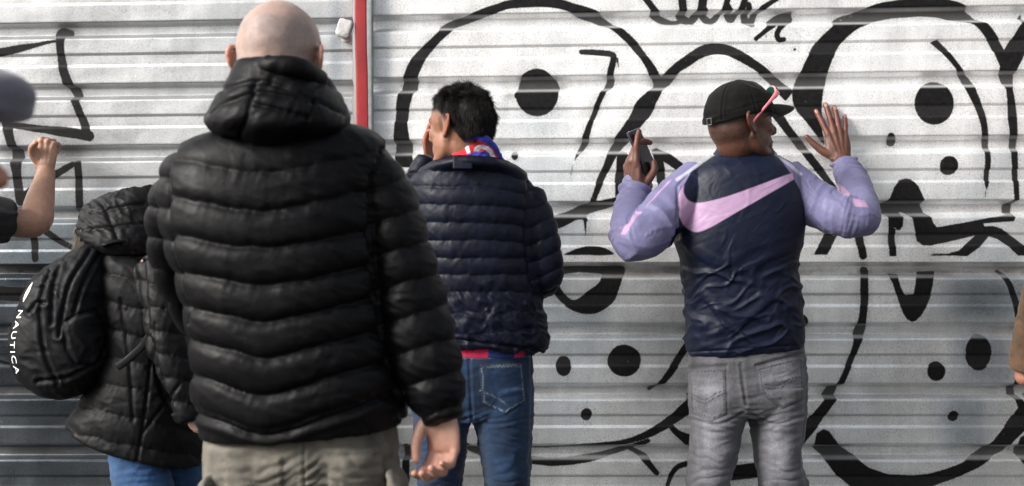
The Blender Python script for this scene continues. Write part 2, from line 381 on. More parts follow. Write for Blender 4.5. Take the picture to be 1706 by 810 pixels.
# profile of one period, from a ridge edge downwards: (fraction of period, depth 0 = proud face, 1 = valley)
def profile(v0, v1, top_phase, per):              # list of (v, depth) from v0 to v1
    key = [(0, 0), (24.5, 0), (27, .16), (45, .16), (47.5, 0), (76, 0), (77, .02), (84.2, .98), (85.2, 1), (97.5, 1), (99, .98), (106.8, .02)]
    out = []; k = math.floor((v0-top_phase)/per)
    while True:
        base = top_phase+k*per
        for a, dpt in key:
            out.append((base+a*per/108, dpt))
        k += 1
        if base > v1+per: break
    pts = []
    for (a, p), (b, q) in zip(out[:-1], out[1:]):
        L = max(1, int((b-a)/1.9))
        for j in range(L): pts.append((a+(b-a)*j/L, p+(q-p)*j/L))
    return [p for p in pts if v0 <= p[0] <= v1]
def make_sheet(name, u0, u1, v0, v1, phase, per, tilt0, tilt1, y0, mat, parent):
    pr = np.array(profile(v0, v1, phase, per))
    inl = np.arange(max(u0, -30), min(u1, 1736), 1.75)
    lo = np.arange(u0, max(u0, -30), 12.); hi = np.arange(min(u1, 1736), u1, 12.)
    us = np.unique(np.concatenate([lo, inl, hi, [u1]]))
    U, V = np.meshgrid(us, pr[:, 0]); D = np.repeat(pr[:, 1][:, None], len(us), 1)
    tl = tilt0+(tilt1-tilt0)*np.clip((V-0)/440., 0, 1)
    Vp = V+tl*(U-1480)/840.                       # the sheet hangs slightly out of level
    x = wx(U).ravel(); z = wz(Vp).ravel(); u = U.ravel(); v = Vp.ravel()
    dep = D.ravel()
    Q = np.stack([x*2.2, z*3.1, np.full_like(x, .37)], 1)
    dent = fbm(Q, 3, 2)*.0040+fbm(Q*4.5, 9, 2)*.0016
    y = y0+dep*.025+dent
    P = np.stack([x, y, z], 1); nr, nc = U.shape
    idx = np.arange(nr*nc).reshape(nr, nc)
    q = np.stack([idx[:-1, :-1], idx[1:, :-1], idx[1:, 1:], idx[:-1, 1:]], -1).reshape(-1, 4)
    me = bpy.data.meshes.new(name); me.vertices.add(len(P)); me.vertices.foreach_set('co', P.astype(np.float32).ravel())
    me.loops.add(q.size); me.loops.foreach_set('vertex_index', q.astype(np.int32).ravel())
    me.polygons.add(len(q)); me.polygons.foreach_set('loop_start', np.arange(0, q.size, 4, dtype=np.int32)); me.polygons.foreach_set('loop_total', np.full(len(q), 4, np.int32))
    me.update(calc_edges=True)
    # paint distance field; spray drifts sideways where it falls into a valley
    uu = u+dep*7*np.sin(v*.02+1)+1.2*fbm(np.stack([u*.03, v*.03, 0*u], 1), 5, 2); vv = v+1.2*fbm(np.stack([u*.03, v*.03, 0*u+4], 1), 6, 2)
    sd = np.full(len(u), 60.)
    def apply(fn, bb):
        m = (uu > bb[0]-40) & (uu < bb[2]+40) & (vv > bb[1]-40) & (vv < bb[3]+40)
        if m.any(): sd[m] = np.minimum(sd[m], fn(uu[m], vv[m]))
    for s in ST: apply(lambda a, b: seg_dist(a, b, s), (s[:, 0].min(), s[:, 1].min(), s[:, 0].max(), s[:, 1].max()))
    for g in PG: apply(lambda a, b: poly_sd(a, b, g), (g[:, 0].min(), g[:, 1].min(), g[:, 0].max(), g[:, 1].max()))
    for (a0, b0, ra, rb) in EL: apply(lambda a, b: (np.hypot((a-a0)/ra, (b-b0)/rb)-1)*min(ra, rb), (a0-ra, b0-rb, a0+ra, b0+rb))
    for h in HOLES: sd = np.maximum(sd, -poly_sd(uu, vv, h))
    fattr(me, 'paint', sd/WS)
    slope = np.clip(1-np.abs(dep*2-1), 0, 1)
    fattr(me, 'cover', 1.0-.08*dep-.36*slope*(dep > .2))
    sp = np.zeros(len(u))
    for (a, b, r, k) in SPR: sp = np.maximum(sp, k*np.exp(-((u-a)**2+((v-b)*1.2)**2)/(r*r)))
    fattr(me, 'spray', sp)
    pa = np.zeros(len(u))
    for (a, b, ru, rv, k) in DARK_REFL: pa = np.maximum(pa, k*np.exp(-np.clip(np.abs((u-a)/ru), 0, 9)**3-np.clip(np.abs((v-b)/rv), 0, 9)**3))
    fattr(me, 'dark_refl', pa*(1-.75*dep))
    fattr(me, 'dirt', np.exp(-((v-454)/7.)**2)+.35*np.exp(-((v-700)/160.)**2)*dep)
    o = obj(name, me, mat, parent, False)
    sol = o.modifiers.new('thick', 'SOLIDIFY'); sol.thickness = .0012; sol.offset = 1
    return o
MW = sheet_mat('zinc_whitish', (.92, .92, .915), .55, .38, .55, .5); MG = sheet_mat('zinc_grey', (.86, .872, .88), .70, .28, .46, .42); MGD = sheet_mat('zinc_shaded', (.24, .255, .275), .85, .28, .44); MGL = sheet_mat('zinc_upper_grey', (.50, .51, .52), .72, .34, .48)
hr = thing('hoarding_panel', 'corrugated zinc hoarding panel sprayed with two big black graffiti faces', 'wall', (wx(1180), 0, 0))
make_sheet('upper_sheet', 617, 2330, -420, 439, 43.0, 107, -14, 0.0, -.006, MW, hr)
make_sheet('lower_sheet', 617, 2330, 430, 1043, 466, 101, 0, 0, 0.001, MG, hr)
hl = thing('hoarding_panel', 'greyer corrugated zinc hoarding panel with thin black graffiti strokes, behind bald man', 'wall', (wx(200), 0, 0))
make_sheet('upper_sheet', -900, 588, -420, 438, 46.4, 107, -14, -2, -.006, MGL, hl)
make_sheet('lower_sheet', -900, 588, 430, 1043, 466, 101, 0, 0, 0.001, MGD, hl)  # darker zinc colour stands in for dim reflections and corner falloff here
for o in hr.children: o['label'] = 'upper whiter sheet of the panel' if o.name.startswith('upper') else 'lower bare grey sheet of the panel'
# red post and steel edge between the panels
po = thing('fence_post', 'chipped red post with grey steel edge strip between the two hoarding panels', 'post', (wx(604), -.03, 0))
t = NT('red_paint'); chip = t.mr(t.noise(60, 6, .8, stretch=(1, 1, .6)), .66, .69)
t.set(Base_Color=t.mix(chip, t.mix(t.mr(t.noise(9, 4), .3, .7), rgb(.20, .006, .009), rgb(.30, .010, .014)), rgb(.6, .55, .52)), Roughness=.38)
dia = t.n('ShaderNodeTexChecker'); dia.inputs['Scale'].default_value = 260; t.l(t.tc.outputs['Object'], dia.inputs[0])
t.bump(t.math('ADD', t.noise(50, 4), t.math('MULTIPLY', dia.outputs[1], .25)), .4, .0015)
m = MB(); m.tube([W(602, -330, 3.42), W(602, 40, 3.42), W(605, 215, 3.42), W(610, 1035, 3.42)], [(.0205, .017)]*4, n=32, m=4, cap=.05, ex=7)
obj('red_strip', m, t.m, po)
m = MB(); m.tube([W(615, -330, 3.425), W(616, 215, 3.425), W(619, 1035, 3.425)], [(.011, .02)]*3, n=32, m=4, cap=.05, ex=7)
obj('steel_edge', m, plain('steel_edge', (.30, .33, .33), .45, .5, .3), po)
# lump of mortar stuck on the left panel
m = MB(); Rm = np.array(Matrix.Rotation(math.radians(17), 3, 'Y'))
m.box(W(574, 48, 3.41), (.023, .016, .030), Rm, .5); m.ell(W(577, 66, 3.42), (.015, .008, .012))
me = remesh(m, .003, 6, 'mortar_lump'); displace(me, lambda P, N: fbm(P*70, 2, 3)*.0016)
tag(obj('mortar_lump', me, plain('mortar', (.46, .45, .45), .85, 0, .6, .3, 40)), 'small grey lump of mortar stuck beside top of the red post', 'mortar lump')
# ground
def slab(name, x0, x1, y0, y1, z, mat, h=0):
    m = MB(); m.add([(x0, y0, z), (x1, y0, z), (x1, y1, z), (x0, y1, z)], [(0, 1, 2, 3)])
    if h: m.add([(x0, y0, z-h), (x1, y0, z-h), (x1, y0, z), (x0, y0, z)], [(0, 1, 2, 3)])
    o = obj(name, m, mat, None, False); o['kind'] = 'structure'; return o
t = NT('asphalt'); t.set(Base_Color=t.mix(t.mr(t.noise(30, 6, .7), .3, .7), rgb(.03, .03, .031), rgb(.06, .058, .056)), Roughness=.9); t.bump(t.noise(260, 4), .5, .004)
slab('ground', -400, 400, -400, 400, -.13, t.m)
t = NT('pavement_concrete'); br = t.n('ShaderNodeTexBrick'); t.l(t.tc.outputs['Object'], br.inputs['Vector'])
br.inputs['Scale'].default_value = 2.5; br.inputs['Color1'].default_value = rgb(.055, .054, .052); br.inputs['Color2'].default_value = rgb(.07, .068, .066); br.inputs['Mortar'].default_value = rgb(.08, .08, .08); br.inputs['Mortar Size'].default_value = .012; br.offset = 0
t.set(Base_Color=t.mix(t.mr(t.noise(8, 5), .35, .75, 0, .5), br.outputs[0], rgb(.04, .039, .038)), Roughness=.85); t.bump(t.noise(120, 4), .4, .003)
slab('pavement', -60, 60, -4.6, 3, 0, t.m, .13)
# ================================================================= FIGURES
def head(mb, c, fwd, up, s=1.0, ears=True):
    f = nrm(fwd); u = np.array(up, float); u = nrm(u-f*(u@f)); r = np.cross(f, u)
    M = np.stack([r, f, u], 1)*s; c = np.asarray(c)
    L = lambda p: c+M@np.array(p, float)
    el = lambda p, rr: mb.ell(L(p), np.array(rr), M)
    tb = lambda ps, rr, n=14: mb.tube([L(p) for p in ps], [q*s for q in rr], n=n+8, m=6, ref=M[:, 2])
    el((0, -.012, .03), (.077, .096, .087)); el((0, -.024, -.002), (.0715, .080, .082)); el((0, -.02, -.045), (.061, .064, .072)); el((0, .02, .02), (.072, .07, .07))
    el((0, .028, -.035), (.060, .060, .074))
    for sx in (-1, 1):
        el((sx*.040, .056, -.022), (.024, .024, .022)); el((sx*.031, .070, .0), (.0135, .0135, .0125))
        el((sx*.012, .094, -.035), (.0085, .011, .008))
        tb([(sx*.058, -.005, -.04), (sx*.052, .02, -.078), (sx*.030, .058, -.098), (0, .074, -.103)], (.016, .017, .018, .018))
    tb([(-.05, .068, .018), (-.02, .084, .021), (.02, .084, .021), (.05, .068, .018)], (.010, .012, .012, .010))
    tb([(0, .085, .012), (0, .101, -.016), (0, .110, -.031), (0, .103, -.037)], (.008, .009, .0115, .009))
    [el((sx*.042, .018, -.052), (.028, .046, .042)) for sx in (-1, 1)]; el((0, .087, -.064), (.023, .013, .0065)); el((0, .085, -.075), (.020, .013, .0075)); el((0, .066, -.065), (.038, .026, .036)); el((0, .078, -.101), (.02, .017, .016))
    if ears:
        for sx in (-1, 1):
            o = np.array((sx*.073, -.004, -.006)); eb = nrm((sx*.48, -.87, .05)); eu = nrm((sx*.10, -.22, 1)); en = np.cross(eb, eu)
            q = lambda a, b, k=0: o+eb*a+eu*b+en*k
            tb([q(.0, .010), q(.002, .026), q(.014, .035), q(.028, .030), q(.034, .015), q(.031, -.003), q(.021, -.016), q(.012, -.024), q(.003, -.022), q(-.002, -.012)], (.0042, .0042, .0046, .0048, .0048, .0046, .0046, .0058, .005, .0045), 10)
            tb([q(.008, .022), q(.018, .016), q(.019, .002), q(.010, -.010)], (.0032, .0038, .0038, .0034), 8)
            ME = np.stack([eb, eu, en], 1); mb.ell(L(q(.012, .002)), np.array((.019, .028, .0036)), M@ME)
    return c, M, s
def hand(mb, wr, fdir, back, thumb_side, size=.185, curls=None, spread=None, thumb=None):
    """wrist point, direction of the fingers, outward normal of the back, thumb_side=+1 when thumb lies along cross(fdir, back)"""
    Z = nrm(fdir); Y = np.array(back, float); Y = nrm(Y-Z*(Y@Z)); X = np.cross(Z, Y)*thumb_side
    k = size/.185; wr = np.asarray(wr)
    L = lambda x, y, z: wr+(X*x+Y*y+Z*z)*k
    curls = curls or [(12, 15, 10)]*4; spread = spread or (7, 1, -4, -11)
    kn = [(.027, .002, .090), (.008, .005, .095), (-.011, .004, .090), (-.028, .0, .080)]
    ln = [(.044, .026, .021), (.049, .030, .022), (.045, .028, .022), (.035, .021, .019)]
    rd = [.0100, .0102, .0098, .0087]
    mb.tube([L(0, 0, -.035), L(0, 0, 0), L(0, .0, .02)], [(.027*k, .019*k), (.028*k, .0185*k), (.032*k, .018*k)], n=20, ref=Y)
    mb.tube([L(.003, -.001, .005), L(.001, 0, .045), L(0, .0, .082)], [(.033*k, .0155*k), (.040*k, .0145*k), (.039*k, .0115*k)], n=24, ref=Y, cap=.5)
    for i in range(4):
        x, y, z = kn[i]
        mb.tube([L(x*.5, .003, .02), L(x, y, z)], [.011*k, .0105*k], n=12, ref=Y)
        a = math.radians(spread[i]); p = np.array((x, y, z)); ang = 0; pts = [p-np.array((math.sin(a), 0, math.cos(a)))*.012, p]
        for j in range(3):
            ang += math.radians(curls[i][j])
            d = np.array((math.sin(a)*math.cos(ang), -math.sin(ang), math.cos(a)*math.cos(ang)))
            if j: pts.append(p+d*.001)
            p = p+d*ln[i][j]; pts.append(p)
        r0 = rd[i]
        rr = [r0*1.05, r0*1.08, r0*.98, r0*1.0, r0*.9, r0*.93, r0*.74]
        pts = pts[:2]+[(pts[1]+pts[2])/2]+pts[2:]
        rr = [r0, r0*1.1, r0*.95, r0*1.03, r0*1.0, r0*.92, r0*.93, r0*.78][:len(pts)]
        mb.tube([L(*q) for q in pts], [q*k for q in rr], n=12, m=5, ref=Y, cap=.8)
    th = thumb or [(.022, -.004, .018), (.043, -.012, .048), (.060, -.016, .075), (.070, -.018, .100)]
    mb.tube([L(*q) for q in th], [.0145*k, .0135*k, .0108*k, .0086*k], n=14, m=6, ref=Y, cap=.8)
    mb.ell(L(.022, -.006, .034), np.array((.018, .014, .028))*k, np.stack([X, Y, Z], 1))
    return dict(X=X, Y=Y, Z=Z, wr=wr, k=k)
def arm(mb, sh, el, wr, r=(.026, .030, .030, .030, .025)):
    sh, el, wr = map(np.asarray, (sh, el, wr))
    mb.tube([sh, sh*.5+el*.5, el, el*.65+wr*.35, wr], r, n=20, m=6)
def body_base(mb, neck, pel, sL, sR, hipL, hipR, kL, kR, aL, aR, head_c, g=1.0):
    neck, pel, sL, sR, head_c = map(np.asarray, (neck, pel, sL, sR, head_c))
    mid = neck*.45+pel*.55; ch = neck*.8+pel*.2
    ax = nrm(sR-sL)
    mb.tube([pel-(0, 0, .06), pel, mid, ch, neck-(0, 0, .02)], [(.115*g, .085*g), (.125*g, .085*g), (.11*g, .075*g), (.115*g, .075*g), (.055, .052)], n=48, m=8, ref=np.cross((0, 0, 1), ax))
    mb.tube([sL, ch*.5+(sL+sR)*.25, sR], [.026*g, .055*g, .026*g], n=20)
    mb.tube([neck-(0, 0, .04), neck*.5+head_c*.5, head_c], [.056, .054, .052], n=48)
    for h, k, a in ((hipL, kL, aL), (hipR, kR, aR)):
        h, k, a = map(np.asarray, (h, k, a))
        mb.tube([h+(0, 0, .03), h*.5+k*.5, k, k*.6+a*.4, a], [.082*g, .068*g, .050*g, .050*g, .034*g], n=20)
        mb.tube([a+(0, -.05, -.04), a+(0, .04, -.05), a+(0, .15, -.055)], [(.034, .03), (.04, .028), (.036, .018)], n=16, ref=(0, 0, 1))
def legs(mb, L, R, belt, ex=2.2):                  # rows of pixel edges at one depth for the trousers
    mb.loft(belt, ex=ex)
    for rows in (L, R): mb.loft(rows, n=40, ex=2.1)
def below(rows, x, d, zs):                         # continue a trouser leg below the frame
    out = []
    for z, hw in zs:
        v = HV+(HC-z)*F/d; u = 853+x*F/d; h = hw*F/d
        out.append((u-h, v, u+h, v, hw*1.05, d))
    return list(rows)+out
def shoes(root, pts, mat, sole, yaw=0):
    for (x, y) in pts:
        m = MB(); m.tube([(x, y-.10, .055), (x, y-.02, .075), (x, y+.07, .055), (x, y+.17, .04)], [(.038, .05), (.044, .065), (.05, .045), (.04, .028)], n=24, m=6, ref=(0, 0, 1))
        o = obj('shoe', remesh(m, .006, 4), mat, root)
        m = MB(); m.tube([(x, y-.12, .014), (x, y, .014), (x, y+.1, .014), (x, y+.2, .014)], [(.038, .013), (.04, .013), (.053, .013), (.034, .013)], n=24, m=6, ref=(0, 0, 1), ex=4)
        obj('sole', m, sole, o)
def skin_cols(me, base, heads=(), hands=(), lip=None):
    P = getv(me); n = len(P); c = np.tile(np.array(base), (n, 1))
    k = fbm(P*22, 3, 3)[:, None]; c = c*(1+.10*k)
    red = np.array((1.12, .88, .82))
    for (hc, M, s) in heads:
        q = (P-hc)@np.linalg.inv(M).T
        ear = sst(.078, .086, np.abs(q[:, 0]))*sst(.06, .045, np.abs(q[:, 2])); c *= 1+(np.array((1.05, .72, .66))-1)*ear[:, None]*.9
        lp = sst(1.25, .8, np.sqrt((q[:, 0]/.025)**2+((q[:, 2]+.07)/.014)**2))*sst(.08, .088, q[:, 1]); c = c*(1-lp[:, None])+np.array(lip or base)*np.array((.85, .5, .48))*lp[:, None]
        for sx in (-1, 1):
            ey = np.hypot((q[:, 0]-sx*.031)/.0125, q[:, 2]/.0062); f = sst(1.1, .9, ey)*sst(.070, .076, q[:, 1])
            c = c*(1-f[:, None])+.6*f[:, None]; ir = f*sst(.0062, .005, np.hypot(q[:, 0]-sx*.031, q[:, 2])); c = c*(1-ir[:, None])+.015*ir[:, None]
            br = sst(1.2, .8, np.hypot((q[:, 0]-sx*.033)/.024, (q[:, 2]-.024-.004*np.cos(q[:, 0]*60))/.0055))*sst(.055, .065, q[:, 1]); c = c*(1-.85*br[:, None])+.012*.85*br[:, None]
    for hd in hands:
        qq = (P-hd['wr'])/hd['k']; w = (np.linalg.norm(qq-hd['Z']*.09, axis=1) < .13); z = qq@hd['Z']
        c[w] = c[w]*(1+(np.array((.98, .78, .70))-1)*sst(-.02, .09, z[w])[:, None])
    return P, np.clip(c, .004, .9)
def lap(me, mask, it):
    P = getv(me); n = len(P); e = np.empty(len(me.edges)*2, np.int32); me.edges.foreach_get('vertices', e); a, b = e[::2], e[1::2]
    k = mask[a] | mask[b]; a, b = a[k], b[k]; cnt = np.maximum(np.bincount(a, minlength=n)+np.bincount(b, minlength=n), 1)
    for _ in range(it):
        S_ = np.stack([np.bincount(a, P[b, i], n)+np.bincount(b, P[a, i], n) for i in range(3)], 1)/cnt[:, None]
        P[mask] = P[mask]*.4+S_[mask]*.6
    setv(me, P)
def face_soft(me, h, it=30):
    q = (getv(me)-h[0])@np.linalg.inv(h[1]).T; x, y, z = np.abs(q[:, 0]), q[:, 1], q[:, 2]
    m = (np.linalg.norm(q, axis=1) < .17) & ~((x < .05) & (y > .06) & (z > -.085) & (z < .02)) & ~((x > .062) & (y < .02) & (np.abs(z) < .045))
    lap(me, m, it)
def skin_detail(me, hands=(), seed=1):
    P, N = getv(me), getn(me); d = fbm(P*60, seed, 2)*.0005
    for h in hands:
        q = (P-h['wr'])/h['k']; x, y, z = q@h['X'], q@h['Y'], q@h['Z']
        near = (np.linalg.norm(q, axis=1) < .22)
        bk = near*sst(0, .5, N@h['Y'])
        for (kx, kz) in ((.027, .118), (.008, .126), (-.011, .119), (-.029, .103)):   # knuckle wrinkles and tendons
            d += bk*.0007*np.sin((z-kz)*900)*np.exp(-((z-kz-.01)/.008)**2-((x-kx*1.15)/.008)**2)
            d += bk*.0012*np.exp(-((x-kx*(.45+.55*np.clip(z/.09, 0, 1)))/.003)**2)*sst(.01, .03, z)*sst(.09, .07, z)
    setv(me, P+N*d[:, None])

def strands(mb, roots, dirs, lens, rad, bend, seed=0, seg=5):
    rs = np.random.RandomState(seed); n = len(roots); t = np.linspace(0, 1, seg)
    jit = rs.normal(0, 1, (n, 3))
    pts = roots[:, None]+dirs[:, None]*(t[None, :, None]*lens[:, None, None])+bend[:, None]*(t[None, :, None]**2*lens[:, None, None])+jit[:, None]*(t[None, :, None]**2*lens[:, None, None]*.10)
    ref = np.cross(dirs, rs.normal(0, 1, (n, 3))); ref /= np.linalg.norm(ref, axis=1)[:, None]+1e-9; r2 = np.cross(dirs, ref)
    V = []
    for k in range(3):
        a = k*2.094; w = rad*(1-.75*t)[None, :, None]
        V.append(pts+(ref*math.cos(a)+r2*math.sin(a))[:, None]*w)
    V = np.stack(V, 2).reshape(-1, 3); per = seg*3; fs = []
    loc = []
    for i in range(seg-1):
        for k in range(3): loc.append((i*3+k, i*3+(k+1) % 3, i*3+3+(k+1) % 3, i*3+3+k))
    base = np.arange(n)*per
    fs = (base[:, None, None]+np.array(loc)[None]).reshape(-1, 4)
    mb.add(V, [tuple(q) for q in fs])

# puffer relief ---------------------------------------------------------------
def puff(phase, row_px, amp, sharp=.5):
    fr = phase-np.floor(phase); s = np.sin(math.pi*fr); return amp*(np.abs(s)**sharp-.75), np.minimum(fr, 1-fr)*row_px, np.floor(phase)
def pleats(P, u, row, dist, amp, freq=.11, fall=11.):
    q = np.stack([u*freq, row*7.7, P[:, 1]*25], 1); q2 = np.stack([u*freq*2.3+dist*.05, row*3.1, P[:, 1]*40], 1)
    return amp*(noise(q, 11)+.5*noise(q2, 12))*np.exp(-dist/fall)
def arm_coords(P, path):                           # distance along and angle about an arm polyline (world)
    A = catmull(np.array(path, float), 6); best = np.full(len(P), 1e9); T = np.zeros(len(P)); L = 0; X = np.zeros((len(P), 3))
    for a, b in zip(A[:-1], A[1:]):
        e = b-a; l = np.linalg.norm(e)+1e-9; t = np.clip((P-a)@e/l/l, 0, 1); q = a+t[:, None]*e; d = np.linalg.norm(P-q, axis=1)
        m = d < best; best = np.where(m, d, best); T = np.where(m, L+t*l, T); X[m] = (P-q)[m]; L += l
    return T, best, X, L
SK_PALE, SK_TAN, SK_BROWN = srgb(170, 141, 129), srgb(128, 89, 69), srgb(84, 51, 38)
M_SK = skin('skin'); M_SOLE = plain('rubber_sole', (.35, .34, .32), .8); M_SHOE = plain('shoe_leather', (.03, .028, .027), .5, 0, .3)
def nylon(name, col, rough, **k): return cloth(name, col, rough, weave=1600, wst=.06, fine=45, fst=.16, **k)
def denim_mat(name):
    t = NT(name); c = t.attr('Col', True)
    a = t.noise(520, 2, .7, stretch=(1, 1, .3)); b = t.noise(700, 2, .7, stretch=(.3, 1, 1)); v = t.noise(18, 5, .65)
    k = t.math('MULTIPLY', t.math('MULTIPLY', t.mr(a, .3, .7, .72, 1.28), t.mr(b, .3, .7, .82, 1.18)), t.mr(v, .3, .7, .85, 1.15))
    mul = t.n('ShaderNodeVectorMath', operation='SCALE'); t.l(c, mul.inputs[0]); t.l(k, mul.inputs['Scale'])
    t.set(Base_Color=mul.outputs[0], Roughness=.85, Specular_IOR_Level=.25); t.p.inputs['Sheen Weight'].default_value = .15
    t.bump(t.math('ADD', a, t.math('MULTIPLY', t.noise(70, 4), 1.5)), .5, .0016); return t.m
M_DEN = denim_mat('denim')
def jeans(root, name, mb, voxel, base, stitch, pockets, seams, stitches, fades, folds, dref, mat=None, wr=1.0, pocket_h=.0022):
    me = remesh(mb, voxel, 8); P, N = getv(me), getn(me); u, v = UV(P); back = sst(.35, -.1, N[:, 1])
    d = np.zeros(len(P)); col = np.tile(np.array(base), (len(P), 1)); st = np.zeros(len(P))
    q = np.stack([(P[:, 0]*.5+P[:, 2]*.35)*9, P[:, 1]*7, (P[:, 2]-P[:, 0]*.25)*30], 1)
    d += creases(q+fbm(P*7, 4, 2)[:, None]*.8, 5, 2)*.0035*wr
    d += creases(P*np.array((16, 12, 45))+fbm(P*9, 8, 2)[:, None], 9, 2)*.0016*wr
    for (a, b, ru, rv, amp, sl, per) in folds:      # a stack of folds: centre, spread, height, slant, spacing
        w = np.exp(-((u-a)/ru)**2-((v-b)/rv)**2); ph = (v-b+sl*(u-a))/per+.85*fbm(np.stack([u/40, v/40, 0*u], 1), 3, 2)
        d += amp*w*(np.abs(np.sin(math.pi*ph))**.6-.6)
    for (a, b, ru, rv, k) in fades:
        w = np.exp(-((u-a)/ru)**2-((v-b)/rv)**2)*k; col = col*(1+w[:, None])
    for pg in pockets:
        s = poly_sd(u, v, pg); d += back*pocket_h*sst(1.5, -1.5, s); st = np.maximum(st, back*sst(1.3, .5, np.abs(s+3.2))*.9); d -= back*.0012*np.exp(-((s-1.5)/1.6)**2)
        col *= (1-.30*np.exp(-((s-.5)/1.5)**2)*back)[:, None]; col *= (1+.18*np.exp(-((s+6)/3)**2)*back)[:, None]
    for pl in seams:
        s = seg_dist(u, v, catmull(np.array(pl, float), 5)); d -= .0022*np.exp(-(s/1.8)**2)*back; col *= (1-.35*np.exp(-(s/1.8)**2)*back)[:, None]
        col *= (1+.22*np.exp(-((s-5)/3)**2)*back)[:, None]; d += .0012*np.exp(-((s-5)/3)**2)*back
    for pl in stitches:
        s = seg_dist(u, v, catmull(np.array(pl, float), 5)); st = np.maximum(st, back*sst(1.5, .5, s))
    dash = .55+.45*np.sign(np.sin((u+v)*1.3)); st = st*dash
    col = col*(1+.45*fbm(P*15, 21, 4)-.25*fbm(P*np.array((60, 60, 14)), 22, 2)+.35*np.clip(d/.005, -1, 1)*0)[:, None]
    col = col*(1-st[:, None])+np.array(stitch)*st[:, None]
    setv(me, P+N*d[:, None]); cattr(me, 'Col', np.clip(col, .002, .9)); return obj(name, me, mat or M_DEN, root)

